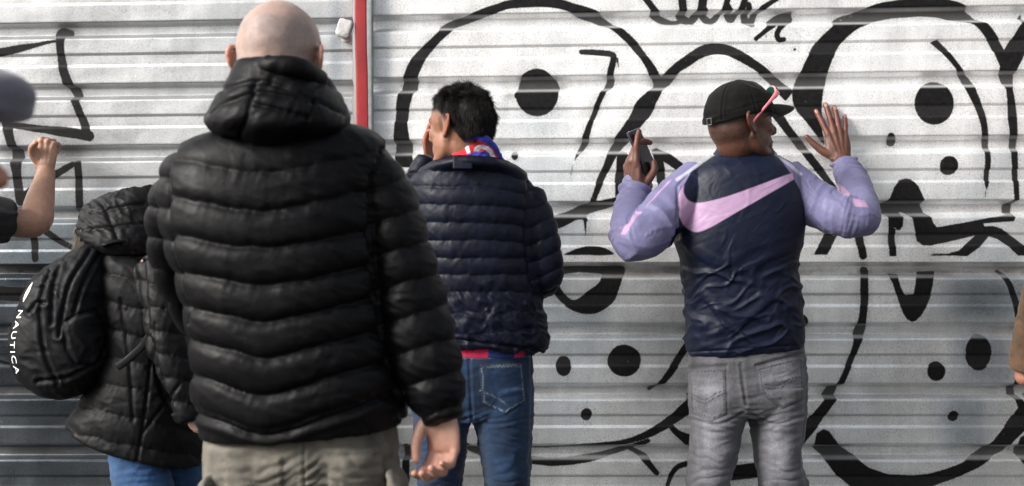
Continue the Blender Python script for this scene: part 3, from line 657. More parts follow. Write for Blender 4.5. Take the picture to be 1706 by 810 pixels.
# ----------------------------------------------------------------- bald man, nearest
def bald_man():
    d0 = 2.05; x0 = (503-853)/F*d0; y0 = d0-CAMD
    r = thing('person', 'bald man in black chevron-quilted puffer jacket and beige trousers seen from behind', 'person', (x0, y0, 0), 'people facing the hoarding')
    mb = MB(); hc = W(469, 107, 2.03); h = head(mb, hc, (.16, 1, -.04), (0.02, 0, 1), 1.005)
    wr = W(737, 682, 2.0); eR = W(700, 500, 2.04); sR = W(620, 285, 2.06); sL = W(308, 290, 2.06); eL = W(318, 508, 2.20); wL = W(385, 622, 2.35)
    arm(mb, sR, eR, wr); arm(mb, sL, eL, wL)
    H = [hand(mb, wr, (.03, .02, -1), (.45, .9, 0), -1, .168, [(38, 48, 30), (44, 52, 34), (46, 54, 34), (44, 50, 30)], (6, 1, -4, -9), [(.024, -.006, .012), (.040, -.022, .040), (.044, -.036, .070), (.040, -.044, .098)]),
         hand(mb, wL, (.5, .5, -.5), (-.6, .6, .3), 1, .18)]
    hz = (430-853)/F*d0, (572-853)/F*d0
    body_base(mb, W(466, 215, 2.06), np.array((x0, y0, .98)), sL, sR, (hz[0]+.01, y0, .9), (hz[1]-.01, y0, .9), (hz[0]-.03, y0+.02, .5), (hz[1]+.03, y0+.02, .5), (hz[0]-.04, y0-.02, .09), (hz[1]+.04, y0-.02, .09), hc)
    me = remesh(mb, .003, 5); face_soft(me, h); skin_detail(me, H, 2)
    P, c = skin_cols(me, SK_PALE, [h], H); q = (P-h[0])@np.linalg.inv(h[1]).T
    scalp = sst(-.075, -.04, q[:, 2]-np.clip(q[:, 1], 0, 1)*1.0+.0)*sst(.075, .05, q[:, 1]); edge = sst(.06, .03, q[:, 2]-.35*(-q[:, 1]))
    st = scalp*(.34+.30*edge)*(.75+.7*fbm(P*30, 5, 3)+.35*fbm(P*300, 15, 2)); st = np.clip(st, 0, .68)*(np.abs(q[:, 0]) < .079)
    c = c*(1-st[:, None])+np.array((.15, .135, .13))*st[:, None]; cattr(me, 'Col', c)
    P2, N2 = getv(me), getn(me); setv(me, P2+N2*(fbm(P2*24, 31, 2)*.0016*scalp)[:, None])
    obj('body', me, M_SK, r)
    # jacket
    mb = MB()
    mb.loft([(440, 205, 520, 205, .06, 2.05), (372, 218, 592, 211, .10, 2.05), (312, 242, 634, 232, .125, 2.05), (276, 276, 648, 262, .14, 2.05), (268, 325, 640, 315, .15, 2.05), (278, 400, 640, 395, .155, 2.05), (298, 460, 640, 455, .155, 2.05), (312, 520, 645, 515, .155, 2.05), (322, 580, 655, 570, .155, 2.05), (330, 640, 667, 625, .15, 2.05), (334, 690, 677, 668, .148, 2.05), (336, 722, 678, 700, .143, 2.05)], n=96)
    pR = [W(606, 272, 2.06), W(640, 318, 2.055), W(664, 410, 2.05), W(684, 500, 2.045), W(703, 580, 2.03), W(725, 648, 2.015), W(738, 697, 2.0)]
    k = 868.
    mb.tube(pR, [(38/k, .07), (46/k, .075), (54/k, .075), (60/k, .073), (61/k, .072), (51/k, .062), (36/k, .045)], n=40, m=8, cap=.25)
    pL = [W(318, 290, 2.06), W(290, 345, 2.08), W(288, 420, 2.12), W(303, 480, 2.17), W(325, 520, 2.23), W(360, 580, 2.32), W(390, 625, 2.36)]
    mb.tube(pL, [(38/k, .07), (42/k, .07), (38/k, .06), (33/k, .055), (38/k, .05), (42/k, .05), (36/k, .045)], n=40, m=8, cap=.25)
    me = remesh(mb, .0034, 10)
    lines = [160, 228, 290, 352, 415, 478, 537, 597, 658, 719, 780, 840]
    def sm(u, v): return np.interp(v, [200, 240, 300, 400, 500, 600, 680, 760], [648, 640, 617, 611, 621, 643, 668, 690])
    def sl(u, v): return np.interp(v, [200, 240, 290, 350, 400, 460, 520, 600], [320, 303, 283, 284, 289, 303, 318, 324])
    def fn(P, N):
        u, v = UV(P); a = u-442; sa = np.sqrt(a*a+22*22)-22
        slope = .19+.20*np.clip((v-400)/320, 0, 1)+np.where(a > 0, .05, 0)*np.clip((400-v)/120, 0, 1)
        vm = v+slope*sa+5*fbm(np.stack([u/60, v/60, 0*u], 1), 2, 2)
        ph = np.interp(vm, lines, np.arange(len(lines)))
        _, dt, rt = puff(ph, 61, 1); pt = (.0085*(1-np.exp(-(dt/7.5)**1.4))+.0035*(np.sin(math.pi*(ph-np.floor(ph)))-.6))*(.45+.55*sst(270, 420, v))
        wsl = (u > sm(u, v)); wll = (u < sl(u, v))
        ps, ds, rs = puff((v+.30*(u-690)-467+4*fbm(np.stack([u/30, v/30, 0*u], 1), 5, 2))/58., 58, .0085, .62)
        p2, d2, r2 = puff((v-.2*(u-270)-400)/52., 52, .0085, .62)
        fade = sst(720, 705, vm)
        d = np.where(wsl, ps, np.where(wll, p2, pt*fade)); dist = np.where(wsl, ds, np.where(wll, d2, dt)); row = np.where(wsl, rs+50, np.where(wll, r2+90, rt))
        d = d+pleats(P, u, row, dist, .0017, .085, 12)
        d = d+pleats(P, u*.45+v*.12, row+5, dist, .0009, .10, 26)
        # drape wrinkles and armhole seam
        q = np.stack([(u+.55*v)/52, P[:, 1]*8, (v-.45*u)/19], 1); d = d+creases(q+fbm(P*8, 3, 2)[:, None], 7, 2)*.0024*(.4+.6*sst(.2, .8, (u-300)/350))
        sd = np.abs(u-sm(u, v)); d = d-.0075*np.exp(-(sd/4)**2)*(N[:, 1] < .3)*(v > 245)+pleats(P, v*1.0, 0*v+3, sd, .0028, .12, 22)
        sd = np.abs(u-sl(u, v)); d = d-.006*np.exp(-(sd/4)**2)*(v < 540)*sst(270, 320, v)
        d = d-.006*np.exp(-((vm-727)/3.)**2)*(~wsl)+.004*np.exp(-((vm-741)/7.)**2)*(~wsl)
        return d
    displace(me, fn); MJ = nylon('black_nylon', (.0020, .0019, .0026), .50, spec=.13)
    obj('jacket', me, MJ, r)
    # hood bag lying on the shoulders
    mb = MB()
    mb.loft([(403, 112, 528, 117, .118, 2.035), (386, 138, 553, 148, .135, 2.03), (366, 168, 573, 176, .142, 2.015), (348, 197, 580, 198, .14, 2.0), (362, 219, 564, 216, .115, 1.98), (402, 235, 522, 233, .065, 1.965), (445, 243, 490, 243, .03, 1.955)], n=80, ex=2.15)
    ring = [W(402, 126, 2.05), W(418, 115, 1.96), W(446, 110, 1.915), W(476, 110, 1.905), W(508, 117, 1.925), W(532, 134, 1.98), W(546, 154, 2.05), W(528, 146, 2.15), W(465, 130, 2.19), W(414, 128, 2.15), W(402, 126, 2.05)]
    mb.tube(ring, [.013]*11, n=16, m=6)
    me = remesh(mb, .0034, 10)
    gl = [[(370, 150), (385, 144), (420, 135), (455, 138), (494, 154), (526, 167), (574, 190)], [(352, 184), (372, 172), (423, 154), (467, 157), (522, 170)], [(424, 173), (475, 185), (514, 197)], [(424, 138), (417, 173), (408, 205), (394, 238)], [(527, 167), (514, 196), (496, 232)]]
    gl = [catmull(np.array(g, float), 6) for g in gl]
    def fn(P, N):
        u, v = UV(P); bk = (N[:, 1] < .4); d = 0*u; mn = np.full(len(u), 1e9)
        for g in gl:
            s = seg_dist(u, v, g); mn = np.minimum(mn, s); d = d-.0065*np.exp(-(s/3.)**2)*bk
        d = d+.006*(1-np.exp(-(mn/16)**2))*bk+pleats(P, u+.5*v, 0*u+2, mn, .0020, .10, 14)
        q = np.stack([u/34, P[:, 1]*10, (v+.35*u)/15], 1)
        return d+creases(q+fbm(P*10, 3, 2)[:, None], 17, 2)*.0020+fbm(P*12, 4, 2)*.004
    displace(me, fn); obj('hood', me, MJ, r)
    mb = MB(); mb.tube([W(672, 641, 2.0), W(676, 655, 1.995)], [.0028, .0026], n=10); obj('zip_pull', mb, plain('green_cord', (.05, .42, .04), .5), r)
    # pleated paper mask showing past his jaw
    mb = MB(); A = [(565, 172), (574, 180), (581, 196), (580, 212), (566, 216)]
    mb.tube([W(566, 168, 2.15), W(573, 180, 2.14), W(577, 196, 2.135), (W(574, 214, 2.14))], [(.005, .03), (.0065, .035), (.0075, .035), (.006, .03)], n=24, m=10, cap=.3)
    me = mb.mesh('m'); t = NT('blue_mask'); wv = t.n('ShaderNodeTexWave', bands_direction='Z'); wv.inputs['Scale'].default_value = 60; t.l(t.tc.outputs['Object'], wv.inputs[0])
    t.set(Base_Color=t.mix(wv.outputs[1], rgb(.10, .30, .55), rgb(.62, .76, .86)), Roughness=.8); obj('face_mask', me, t.m, r)
    # trousers
    mb = MB()
    zs = [(.5, .088), (.3, .085), (.1, .095), (.05, .095)]
    legs(mb, below([(345, 725, 515, 725, .12, 2.05), (344, 770, 509, 775, .118, 2.05), (346, 810, 504, 815, .112, 2.05), (350, 860, 500, 860, .105, 2.05)], (425-853)/F*d0, d0, zs),
         below([(492, 725, 663, 725, .12, 2.05), (500, 770, 664, 770, .118, 2.05), (508, 810, 668, 810, .112, 2.05), (512, 860, 668, 860, .105, 2.05)], (590-853)/F*d0, d0, zs),
         [(352, 660, 655, 660, .115, 2.05), (346, 700, 660, 700, .122, 2.05), (344, 750, 663, 750, .124, 2.05), (346, 790, 664, 790, .115, 2.05)])
    flapR = [(660, 752), (676, 776), (690, 812), (640, 812), (640, 800)]
    mb.tube([W(656, 786, 1.99), W(663, 806, 1.985), W(667, 840, 1.99)], [(.008, .06), (.014, .07), (.014, .07)], n=24, ex=3)
    mb.tube([W(354, 796, 1.99), W(350, 820, 1.985), W(350, 850, 1.99)], [(.008, .06), (.014, .07), (.014, .07)], n=24, ex=3)
    jeans(r, 'trousers', mb, .0042, srgb(98, 94, 86), srgb(84, 79, 70), [np.array([(372, 770), (470, 762), (472, 850), (378, 850)], float), np.array([(545, 762), (640, 756), (640, 850), (550, 850)], float)], [[(505, 735), (506, 770), (507, 830)]], [],
          [], [(450, 790, 70, 30, .006, .25, 17), (575, 785, 70, 35, .007, -.2, 19), (510, 780, 40, 40, .006, .5, 16)], d0, cloth('beige_cotton', (.2, .2, .2), .9, weave=1200, wst=.3, attr='Col', fine=50, fst=.2), 1.1, .004)
    shoes(r, [(hz[0]-.04, y0), (hz[1]+.04, y0)], M_SHOE, M_SOLE)

# ----------------------------------------------------------------- young man with the scarf
def scarf_man():
    d0 = 2.95; x0 = (785-853)/F*d0; y0 = d0-CAMD
    r = thing('person', 'dark-haired young man in navy quilted jacket, red and blue scarf and blue jeans', 'person', (x0, y0, 0), 'people facing the hoarding')
    mb = MB(); hc = W(767, 211, 2.90); h = head(mb, hc, (-.78, .63, .0), (-.02, .02, 1), .94)
    sL, sR = W(703, 312, 2.98), W(878, 325, 2.98); eL, wL = W(650, 372, 3.06), W(710, 272, 3.13); eR, wR = W(905, 462, 2.96), W(850, 430, 3.25)
    arm(mb, sL, eL, wL); arm(mb, sR, eR, wR)
    H = [hand(mb, W(719, 276, 3.20), (-.10, -.02, 1), (-.75, .3, .1), -1, .17, [(20, 40, 30), (24, 44, 30), (28, 50, 30), (30, 50, 30)], thumb=[(.018, -.01, .02), (.03, -.03, .05), (.03, -.045, .075), (.025, -.05, .095)]),
         hand(mb, wR, (-.6, .5, .3), (-.3, -.6, .6), 1, .18)]
    hx = (742-853)/F*d0, (836-853)/F*d0
    body_base(mb, W(785, 268, 2.96), np.array((x0, y0, 1.0)), sL, sR, (hx[0], y0, .9), (hx[1], y0, .9), (hx[0]-.01, y0+.02, .5), (hx[1]+.02, y0+.02, .5), (hx[0]-.02, y0-.02, .09), (hx[1]+.03, y0-.02, .09), hc, .92)
    me = remesh(mb, .0027, 5); face_soft(me, h); skin_detail(me, H, 4)
    P, c = skin_cols(me, SK_TAN, [h], H); q = (P-h[0])@np.linalg.inv(h[1]).T/h[2]*h[2]
    x, y, z = q[:, 0], q[:, 1], q[:, 2]
    line = np.interp(y, [-.12, -.06, -.02, .01, .05, .075, .1], [-.052, -.05, .006, .036, .040, .050, .052])   # hairline height at the sides
    hairm = sst(-.006, .012, z-line)*(np.linalg.norm(q, axis=1) < .16)
    side = sst(-.05, -.02, y)*sst(.07, .05, y)*sst(.05, .04, z); fade = np.clip(hairm*(1-side)+side*(.95*sst(-.014, .020, z-line)+.10*fbm(P*160, 8, 2)*sst(-.02, 0, z-line)), 0, 1)*(1-sst(.079, .083, np.abs(x)))
    sb = sst(.012, .004, np.abs(y-.012))*sst(-.02, .0, z)*sst(.035, .02, z)*.5*(np.abs(x) < .079); fade = np.maximum(fade, sb)
    c = c*(1-fade[:, None])+np.array((.012, .010, .009))*fade[:, None]; cattr(me, 'Col', c)
    obj('body', me, M_SK, r)
    # hair strands
    P, N = getv(me), getn(me); q = (P-h[0])@np.linalg.inv(h[1]).T; x, y, z = q.T
    line = np.interp(y, [-.12, -.06, -.02, .01, .05, .075, .1], [-.050, -.048, .010, .040, .044, .050, .052])
    ok = np.where((z > line+.010*sst(-.05, -.02, y)*sst(.07, .05, y)) & (np.linalg.norm(q, axis=1) < .15) & (np.abs(x) < .079) & (hairm > .5))[0]
    rs = np.random.RandomState(3); pick = rs.choice(ok, min(24000, len(ok)*4), replace=True)
    rt = P[pick]+rs.normal(0, .001, (len(pick), 3)); nn = N[pick]; ql = q[pick]
    M = h[1]/h[2]; fw, upv, rg = M[:, 1], M[:, 2], M[:, 0]
    top = sst(.045, .085, ql[:, 2])
    back = sst(.0, -.05, ql[:, 1])
    hv = np.stack([np.sin(P[pick]@rg*170+P[pick]@upv*60), np.cos(P[pick]@fw*150), np.sin(P[pick]@upv*140+1)], 1)
    flow = (fw[None]*(.55*top-.05*back)[:, None]-upv[None]*(1-top*.9)[:, None]-fw[None]*((1-top)*.35*(1-back))[:, None])+hv*.42
    dirs = flow+nn*(.34+.6*top)[:, None]+rs.normal(0, .24, (len(pick), 3)); dirs /= np.linalg.norm(dirs, axis=1)[:, None]
    cell = np.floor(ql/.013+rs.normal(0, .18, ql.shape)).astype(np.int64); cv = np.stack([_hash(cell[:, 0], cell[:, 1], cell[:, 2], k) for k in (1, 2, 3)], 1); cl = _hash(cell[:, 0], cell[:, 1], cell[:, 2], 9)*.5+.5
    dirs = dirs+cv*(.22+.38*top)[:, None]; dirs /= np.linalg.norm(dirs, axis=1)[:, None]
    hgt = ql[:, 2]-np.interp(ql[:, 1], [-.12, -.06, -.02, .01, .05, .075, .1], [-.055, -.05, .010, .040, .044, .045, .045])
    ln = np.clip(.004+hgt*.42, .004, .026)*(1-.35*back)+.012*sst(.05, .08, ql[:, 1])*(.55+.8*rs.rand(len(pick))**1.5)
    ln = ln*(.65+.75*cl)+.010*sst(.6, 1., cl)*sst(.02, -.05, ql[:, 1])*sst(.02, .06, ql[:, 2])
    bend = -upv[None]*(.35-.15*top)[:, None]-nn*.18
    hb = MB(); strands(hb, rt-nn*.001, dirs, ln, .0006, bend, 5)
    t = NT('black_hair'); t.set(Base_Color=t.mix(t.noise(60, 3), rgb(.002, .0018, .0016), rgb(.010, .008, .007)), Roughness=.45, Specular_IOR_Level=.25); obj('hair', hb, t.m, r)
    # jacket
    mb = MB()
    mb.loft([(746, 259, 830, 261, .120, 2.945), (716, 272, 860, 276, .125, 2.945), (690, 290, 884, 296, .105, 2.95), (683, 325, 890, 330, .12, 2.95), (688, 400, 893, 400, .125, 2.95), (698, 450, 897, 450, .125, 2.95), (704, 490, 903, 494, .125, 2.95), (702, 525, 911, 532, .130, 2.95), (700, 550, 915, 565, .13, 2.95), (704, 564, 911, 586, .122, 2.95)], n=90)
    k = 603.
    mb.tube([W(706, 305, 2.98), W(668, 358, 3.03), W(652, 380, 3.07), W(680, 330, 3.11), W(711, 264, 3.13)], [(34/k, .06), (35/k, .055), (34/k, .052), (28/k, .047), (18/k, .034)], n=32, m=8, cap=.25)
    mb.tube([W(876, 325, 2.98), W(896, 385, 2.955), W(905, 435, 2.95), W(905, 462, 2.965), W(884, 462, 3.08), W(850, 432, 3.24)], [(32/k, .06), (34/k, .058), (33/k, .055), (32/k, .055), (30/k, .05), (25/k, .042)], n=32, m=8, cap=.25)
    me = remesh(mb, .0033, 8)
    def seam(v): return np.interp(v, [270, 300, 330, 400, 470, 500], [884, 884, 880, 877, 888, 905])
    lines = np.array([226, 256, 285, 311, 341, 371, 401, 430, 458, 486, 520, 556, 590, 640])
    def fn(P, N):
        u, v = UV(P); k = .0013*np.clip((440-v)/130, 0, 1)
        vm = v-k*np.clip(u-770, 0, 200)**2+2.5*fbm(np.stack([u/40, v/40, 0*u], 1), 2, 2)+.06*(u-790)*sst(480, 560, v)
        ph = np.interp(vm, lines, np.arange(len(lines)))
        pt, dt, rt = puff(ph, 29, .0056, .6); pt = pt*(1-.35*sst(470, 520, v))
        sl = (u > seam(v)) & (v < 500); ps, ds, rs = puff((v+.45*(u-905)-400)/30., 30, .0052, .6)
        d = np.where(sl, ps, pt); dist = np.where(sl, ds, dt); row = np.where(sl, rs+60, rt)
        d = d+pleats(P, u, row, dist, .0014, .12, 8)+pleats(P, u*.8+v*.5, row+9, dist, .0012, .09, 18)
        lo = sst(440, 520, v)
        q = np.stack([(u+.9*v)/55, P[:, 1]*8, (v-.75*u)/16], 1); q2 = np.stack([(u-.5*v)/40, P[:, 1]*8, (v+.6*u)/20], 1); wp = fbm(P*9, 3, 2)[:, None]*1.2
        d = d+creases(q+wp, 27, 2)*(.0010+.0058*lo)+creases(q2+wp, 29, 2)*.003*lo
        sd = np.abs(u-seam(v)); d = d-.008*np.exp(-(sd/4.5)**2)*(N[:, 1] < .4)*(v < 490)*(v > 285)
        d = d-.006*np.exp(-((v-572-.12*(u-800))/3.)**2)
        return d
    displace(me, fn); MJ = nylon('navy_nylon', (.0026, .0040, .0115), .50, spec=.17); obj('jacket', me, MJ, r)
    P = W(771, 270, 2.868); mb = MB(); mb.box(W(771, 271, 2.826), (.026, .0065, .0205), np.array(Matrix.Rotation(math.radians(-22), 3, 'X')), .5); obj('neck_patch', mb, MJ, r)
    # scarf
    mb = MB(); mb.loft([(766, 219, 806, 219, .078, 2.92), (753, 232, 820, 233, .09, 2.925), (742, 254, 831, 257, .10, 2.93), (734, 274, 842, 277, .105, 2.93)], n=60, ex=2.1)
    mb.tube([W(742, 264, 2.90), W(765, 238, 2.85), W(792, 229, 2.835), W(815, 239, 2.85), W(834, 268, 2.89)], [.011, .013, .013, .013, .011], n=16)
    me = remesh(mb, .0024, 6); displace(me, lambda P, N: creases(np.stack([(P[:, 0]+P[:, 2])*14, P[:, 1]*14, (P[:, 2]-.6*np.abs(P[:, 0]-x0))*70], 1), 3, 2)*.003)
    P = getv(me); u, v = UV(P); c = np.tile(np.array((.018, .035, .34)), (len(P), 1))
    def fill(c, pg, col, e=.8):
        w = sst(e, -e, poly_sd(u, v, np.array(pg, float)))[:, None]; return c*(1-w)+np.array(col)*w
    c = fill(c, [(738, 262), (748, 250), (758, 242), (770, 237), (784, 234), (797, 234), (808, 238), (818, 245), (826, 254), (834, 268), (826, 268), (818, 256), (806, 252), (790, 254), (770, 262)], (.52, .012, .03))
    c = fill(c, [(750, 252), (757, 245), (768, 241.5), (780, 239.5), (783.5, 255), (778, 255.5), (775, 247), (766, 248), (756, 252), (753, 257)], (.78, .76, .77))
    c = fill(c, [(789, 252), (791, 246), (797, 242), (805, 241.5), (813, 244), (821, 251), (826, 263), (818, 263), (815, 255), (808, 249), (801, 248), (797, 252)], (.78, .76, .77))
    cattr(me, 'Col', c); obj('scarf', me, cloth('knit_scarf', (.2, .2, .2), .95, weave=500, wst=.5, attr='Col', sheen=.3), r)
    # striped shirt hem below the jacket
    mb = MB(); mb.loft([(700, 560, 884, 562, .105, 2.95), (699, 580, 884, 582, .107, 2.95), (698, 588, 884, 591, .106, 2.95)], n=60)
    me = remesh(mb, .004, 6); u, v = UV(getv(me)); c = np.tile(np.array((.55, .01, .07)), (len(u), 1)); b = ((u > 813) & (u < 858)) | (u < 760); c[b] = (.012, .03, .16)
    b = np.abs(v-579) < 1.6; c[b] = c[b]*.45; cattr(me, 'Col', c); obj('shirt', me, cloth('shirt_knit', (.2, .2, .2), .8, attr='Col'), r)
    # jeans
    mb = MB(); zs = [(.42, .068), (.25, .06), (.08, .065), (.06, .065)]
    legs(mb, below([(686, 640, 790, 640, .105, 2.95), (686, 680, 786, 690, .105, 2.95), (690, 720, 780, 720, .10, 2.95), (694, 760, 776, 760, .094, 2.95), (696, 810, 770, 810, .088, 2.95)], (733-853)/F*d0, d0, zs),
         below([(778, 640, 889, 640, .105, 2.95), (784, 680, 889, 680, .105, 2.95), (793, 720, 887, 720, .10, 2.95), (800, 760, 886, 760, .094, 2.95), (808, 810, 884, 810, .088, 2.95)], (846-853)/F*d0, d0, zs),
         [(696, 575, 884, 577, .10, 2.95), (690, 600, 887, 602, .108, 2.95), (686, 640, 889, 640, .112, 2.95), (686, 672, 889, 672, .108, 2.95), (690, 692, 886, 692, .09, 2.95)])
    pk = [np.array([(799, 608), (869, 604), (875, 668), (841, 690), (804, 672)], float), np.array([(697, 608), (762, 610), (757, 674), (722, 688), (694, 668)], float)]
    jeans(r, 'jeans', mb, .0036, srgb(19, 38, 62), srgb(120, 128, 128), pk, [[(781, 585), (783, 640), (786, 700)], [(884, 590), (886, 660), (882, 810)], [(700, 700), (745, 706), (784, 696)], [(786, 698), (830, 706), (886, 694)]],
          [[(700, 594), (790, 597), (884, 594)], [(803, 613), (866, 610)], [(800, 650), (830, 664), (845, 676)]], [(840, 640, 40, 40, .5), (730, 740, 30, 60, .25), (850, 745, 25, 60, .35)],
          [(735, 760, 50, 34, .006, .15, 12), (845, 720, 60, 30, .0035, -.35, 13), (740, 800, 50, 20, .006, 0, 11), (850, 800, 50, 22, .005, .1, 12), (790, 700, 40, 14, .004, .3, 9)], d0)
    shoes(r, [(hx[0]-.02, y0), (hx[1]+.03, y0)], M_SHOE, M_SOLE)

# ----------------------------------------------------------------- man in cap and windbreaker
def cap_man():
    d0 = 3.08; x0 = (1243-853)/F*d0; y0 = d0-CAMD
    r = thing('person', 'man in black cap and navy windbreaker with lavender sleeves, hand flat on wall', 'person', (x0, y0, 0), 'people facing the hoarding')
    mb = MB(); hc = W(1235, 205, 3.05); hf, hu = (.92, .36, .10), (-.10, -.05, 1); h = head(mb, hc, hf, hu, .97)
    sL, sR = W(1158, 302, 3.08), W(1315, 296, 3.08); eL, wL = W(1050, 395, 2.99), W(1063, 290, 3.17); eR, wR = W(1432, 362, 3.05), W(1404, 270, 3.355)
    arm(mb, sL, eL, wL); arm(mb, sR, eR, wR)
    wh = W(1402, 268, 3.375)
    H = [hand(mb, wh, W(1384, 178, 3.405)-W(1403, 272, 3.36), (.05, -1, .1), -1, .186, [(8, 5, 4), (8, 4, 3), (8, 5, 4), (8, 6, 5)], (11, 1, -4, -14), [(.022, -.004, .018), (.05, -.008, .040), (.073, -.010, .066), (.092, -.010, .093)]),
         hand(mb, W(1056, 322, 3.135), (-.07, .02, 1), (-.88, -.46, .05), 1, .188, [(6, 10, 8), (26, 46, 30), (34, 50, 32), (40, 52, 34)], (-2, -2, -4, -8), [(.022, -.010, .015), (.034, -.030, .036), (.038, -.048, .060), (.034, -.054, .086)])]
    hx = (1192-853)/F*d0, (1294-853)/F*d0
    body_base(mb, W(1240, 258, 3.10), np.array((x0, y0, .98)), sL, sR, (hx[0], y0, .88), (hx[1], y0, .88), (hx[0]-.01, y0+.02, .48), (hx[1]+.01, y0+.02, .48), (hx[0]-.02, y0-.02, .09), (hx[1]+.03, y0-.02, .09), hc, .88)
    me = remesh(mb, .0026, 4); face_soft(me, h, 20); skin_detail(me, H, 6)
    P, c = skin_cols(me, SK_BROWN, [h]); q = (P-h[0])@np.linalg.inv(h[1]).T
    fz = sst(-.075, -.045, q[:, 2])*sst(.015, -.01, q[:, 1])*(np.abs(q[:, 0]) < .076)*(np.linalg.norm(q, axis=1) < .16)*(.65+.5*fbm(P*130, 4, 2)); bd = sst(-.02, -.05, q[:, 2])*sst(-.03, .0, q[:, 1])*sst(.10, .06, q[:, 1])*.35*(np.linalg.norm(q, axis=1) < .16)
    f = np.clip(np.maximum(fz*.8, bd*(.7+.6*fbm(P*120, 6, 2))), 0, 1)[:, None]; c = c*(1-f)+np.array((.016, .012, .010))*f
    for hd in H:                                   # paler nails
        qq = (P-hd['wr'])/hd['k']; b = (getn(me)@hd['Y'] > .45)
        xx, zz = qq@hd['X'], qq@hd['Z']
        if hd is H[0]:
            for (a, b2) in ((.0455, .172), (.0125, .190), (-.0165, .176), (-.045, .148)):
                w = (sst(1.25, .8, np.hypot((xx-a)/.0050, (zz-b2)/.0068))*b*.65)[:, None]; c = c*(1-w)+np.array((.34, .19, .15))*w
    cattr(me, 'Col', c); obj('body', me, M_SK, r)
    # windbreaker
    mb = MB()
    mb.loft([(1199, 240, 1283, 242, .068, 3.10), (1192, 252, 1290, 254, .078, 3.10), (1178, 264, 1303, 264, .088, 3.09), (1150, 282, 1328, 280, .102, 3.08), (1137, 310, 1338, 308, .115, 3.08), (1129, 350, 1341, 350, .125, 3.08), (1124, 400, 1336, 400, .127, 3.08), (1134, 440, 1326, 440, .122, 3.08), (1139, 490, 1331, 485, .120, 3.08), (1142, 540, 1337, 535, .122, 3.08), (1144, 575, 1339, 562, .12, 3.08), (1147, 590, 1338, 575, .112, 3.08)], n=90)
    k = 578.
    pL = [W(1165, 300, 3.09), W(1118, 345, 3.035), W(1076, 391, 2.985), W(1051, 400, 2.985), W(1048, 374, 3.04), W(1056, 332, 3.11), W(1064, 298, 3.165)]
    mb.tube(pL, [(38/k, .07), (40/k, .064), (37/k, .058), (32/k, .052), (30/k, .048), (27/k, .043), (23/k, .037)], n=36, m=8, cap=.25)
    pR = [W(1305, 300, 3.09), W(1360, 340, 3.06), W(1408, 360, 3.02), W(1434, 362, 3.03), W(1434, 338, 3.12), W(1423, 305, 3.24), W(1409, 277, 3.33)]
    mb.tube(pR, [(38/k, .07), (38/k, .064), (34/k, .058), (31/k, .052), (29/k, .048), (27/k, .042), (23/k, .036)], n=36, m=8, cap=.25)
    mb.tube([W(1385, 275, 3.33), W(1396, 271, 3.31), W(1412, 266, 3.32), W(1426, 264, 3.33)], [.006]*4, n=10)
    me = remesh(mb, .0027, 10)
    def fn(P, N):
        u, v = UV(P)
        tL, dL, xL, _ = arm_coords(P, pL); tR, dR, xR, _ = arm_coords(P, pR)
        left = (u < np.interp(v, [240, 290, 320, 380, 420, 700], [1178, 1146, 1131, 1130, 1119, 1100])); right = (u > np.interp(v, [240, 290, 340, 380, 420, 700], [1290, 1318, 1340, 1343, 1350, 1400]))
        T = np.where(left, tL, tR); X = np.where(left[:, None], xL, xR); on = left | right
        w = fbm(P*9, 31, 2)[:, None]
        elb = np.exp(-((T-.29)/.13)**2)
        qs = np.stack([T*27+X[:, 2]*6, X[:, 0]*5, X[:, 1]*6], 1); sleeve = folds(qs+w*.5, 33, -.5, .1)*(.0035+.0085*elb)
        qs2 = np.stack([T*7+X[:, 0]*4, X[:, 2]*24+X[:, 0]*12, X[:, 1]*18], 1); sleeve = sleeve+folds(qs2+w*.6, 41, -.3, .2)*.0060*(1-.5*elb)+folds(qs2*1.9+w, 45)*.0022
        cuff = np.exp(-((T-np.where(left, tL.max()-.05, tR.max()-.05))/.05)**2); sleeve = sleeve+cuff*.004*np.sin(T*190+X[:, 2]*30)
        lo = sst(385, 470, v)*(1-.45*sst(560, 600, v))
        qa = np.stack([(u-.25*v)/85, P[:, 1]*6, (v+.55*(u-1240))/23], 1); qb = np.stack([(u+.3*v)/85, P[:, 1]*6, (v-.40*(u-1240))/24], 1); qc = np.stack([u/22, P[:, 1]*12, v/30], 1)
        sideL = sst(1290, 1150, u)
        body = folds(qa+w*.6, 35, -.4, .15)*(.0014+.0095*lo)*(1-.6*sideL)+folds(qb+w*.6, 36, -.4, .15)*(.0014+.0095*lo)*(.4+.6*sideL)+folds(qa*1.8+w, 47)*(.0010+.0030*lo)+folds(qc+w*1.0, 37)*.0022
        body = body+fbm(P*np.array((5, 5, 8)), 44, 2)*.006*lo
        d = np.where(on, sleeve, body)
        d = d+creases(np.stack([(P[:, 0]+.5*P[:, 2])*30, P[:, 1]*30, (P[:, 2]-.6*P[:, 0])*75], 1)+w*2, 52, 1)*.00022+creases(np.stack([(P[:, 0]-.7*P[:, 2])*75, P[:, 1]*30, (P[:, 2]+.5*P[:, 0])*28], 1)+w*2, 55, 1)*.0002
        d = d-.004*np.exp(-(np.minimum(np.abs(u-1129-(v < 310)*(310-v)*.9), 99)/3)**2)*(v > 290)*(v < 400)*(N[:, 1] < .2)
        d = d-.003*np.exp(-((v-587+.06*(u-1147))/2.2)**2)-.003*np.exp(-((v-258)/2.)**2)*(u > 1185)*(u < 1298)
        return d
    P = getv(me); u, v = UV(P); N = getn(me)
    LAV, NAVY, PINK = np.array(srgb(101, 99, 130)), np.array((.0028, .0050, .0165)), np.array(srgb(156, 128, 158))
    c = np.tile(LAV, (len(P), 1))
    def fill(c, pg, col, e=.9, m=None):
        w = sst(e, -e, poly_sd(u, v, np.array(pg, float)))
        if m is not None: w = w*m
        return c*(1-w[:, None])+np.array(col)*w[:, None]
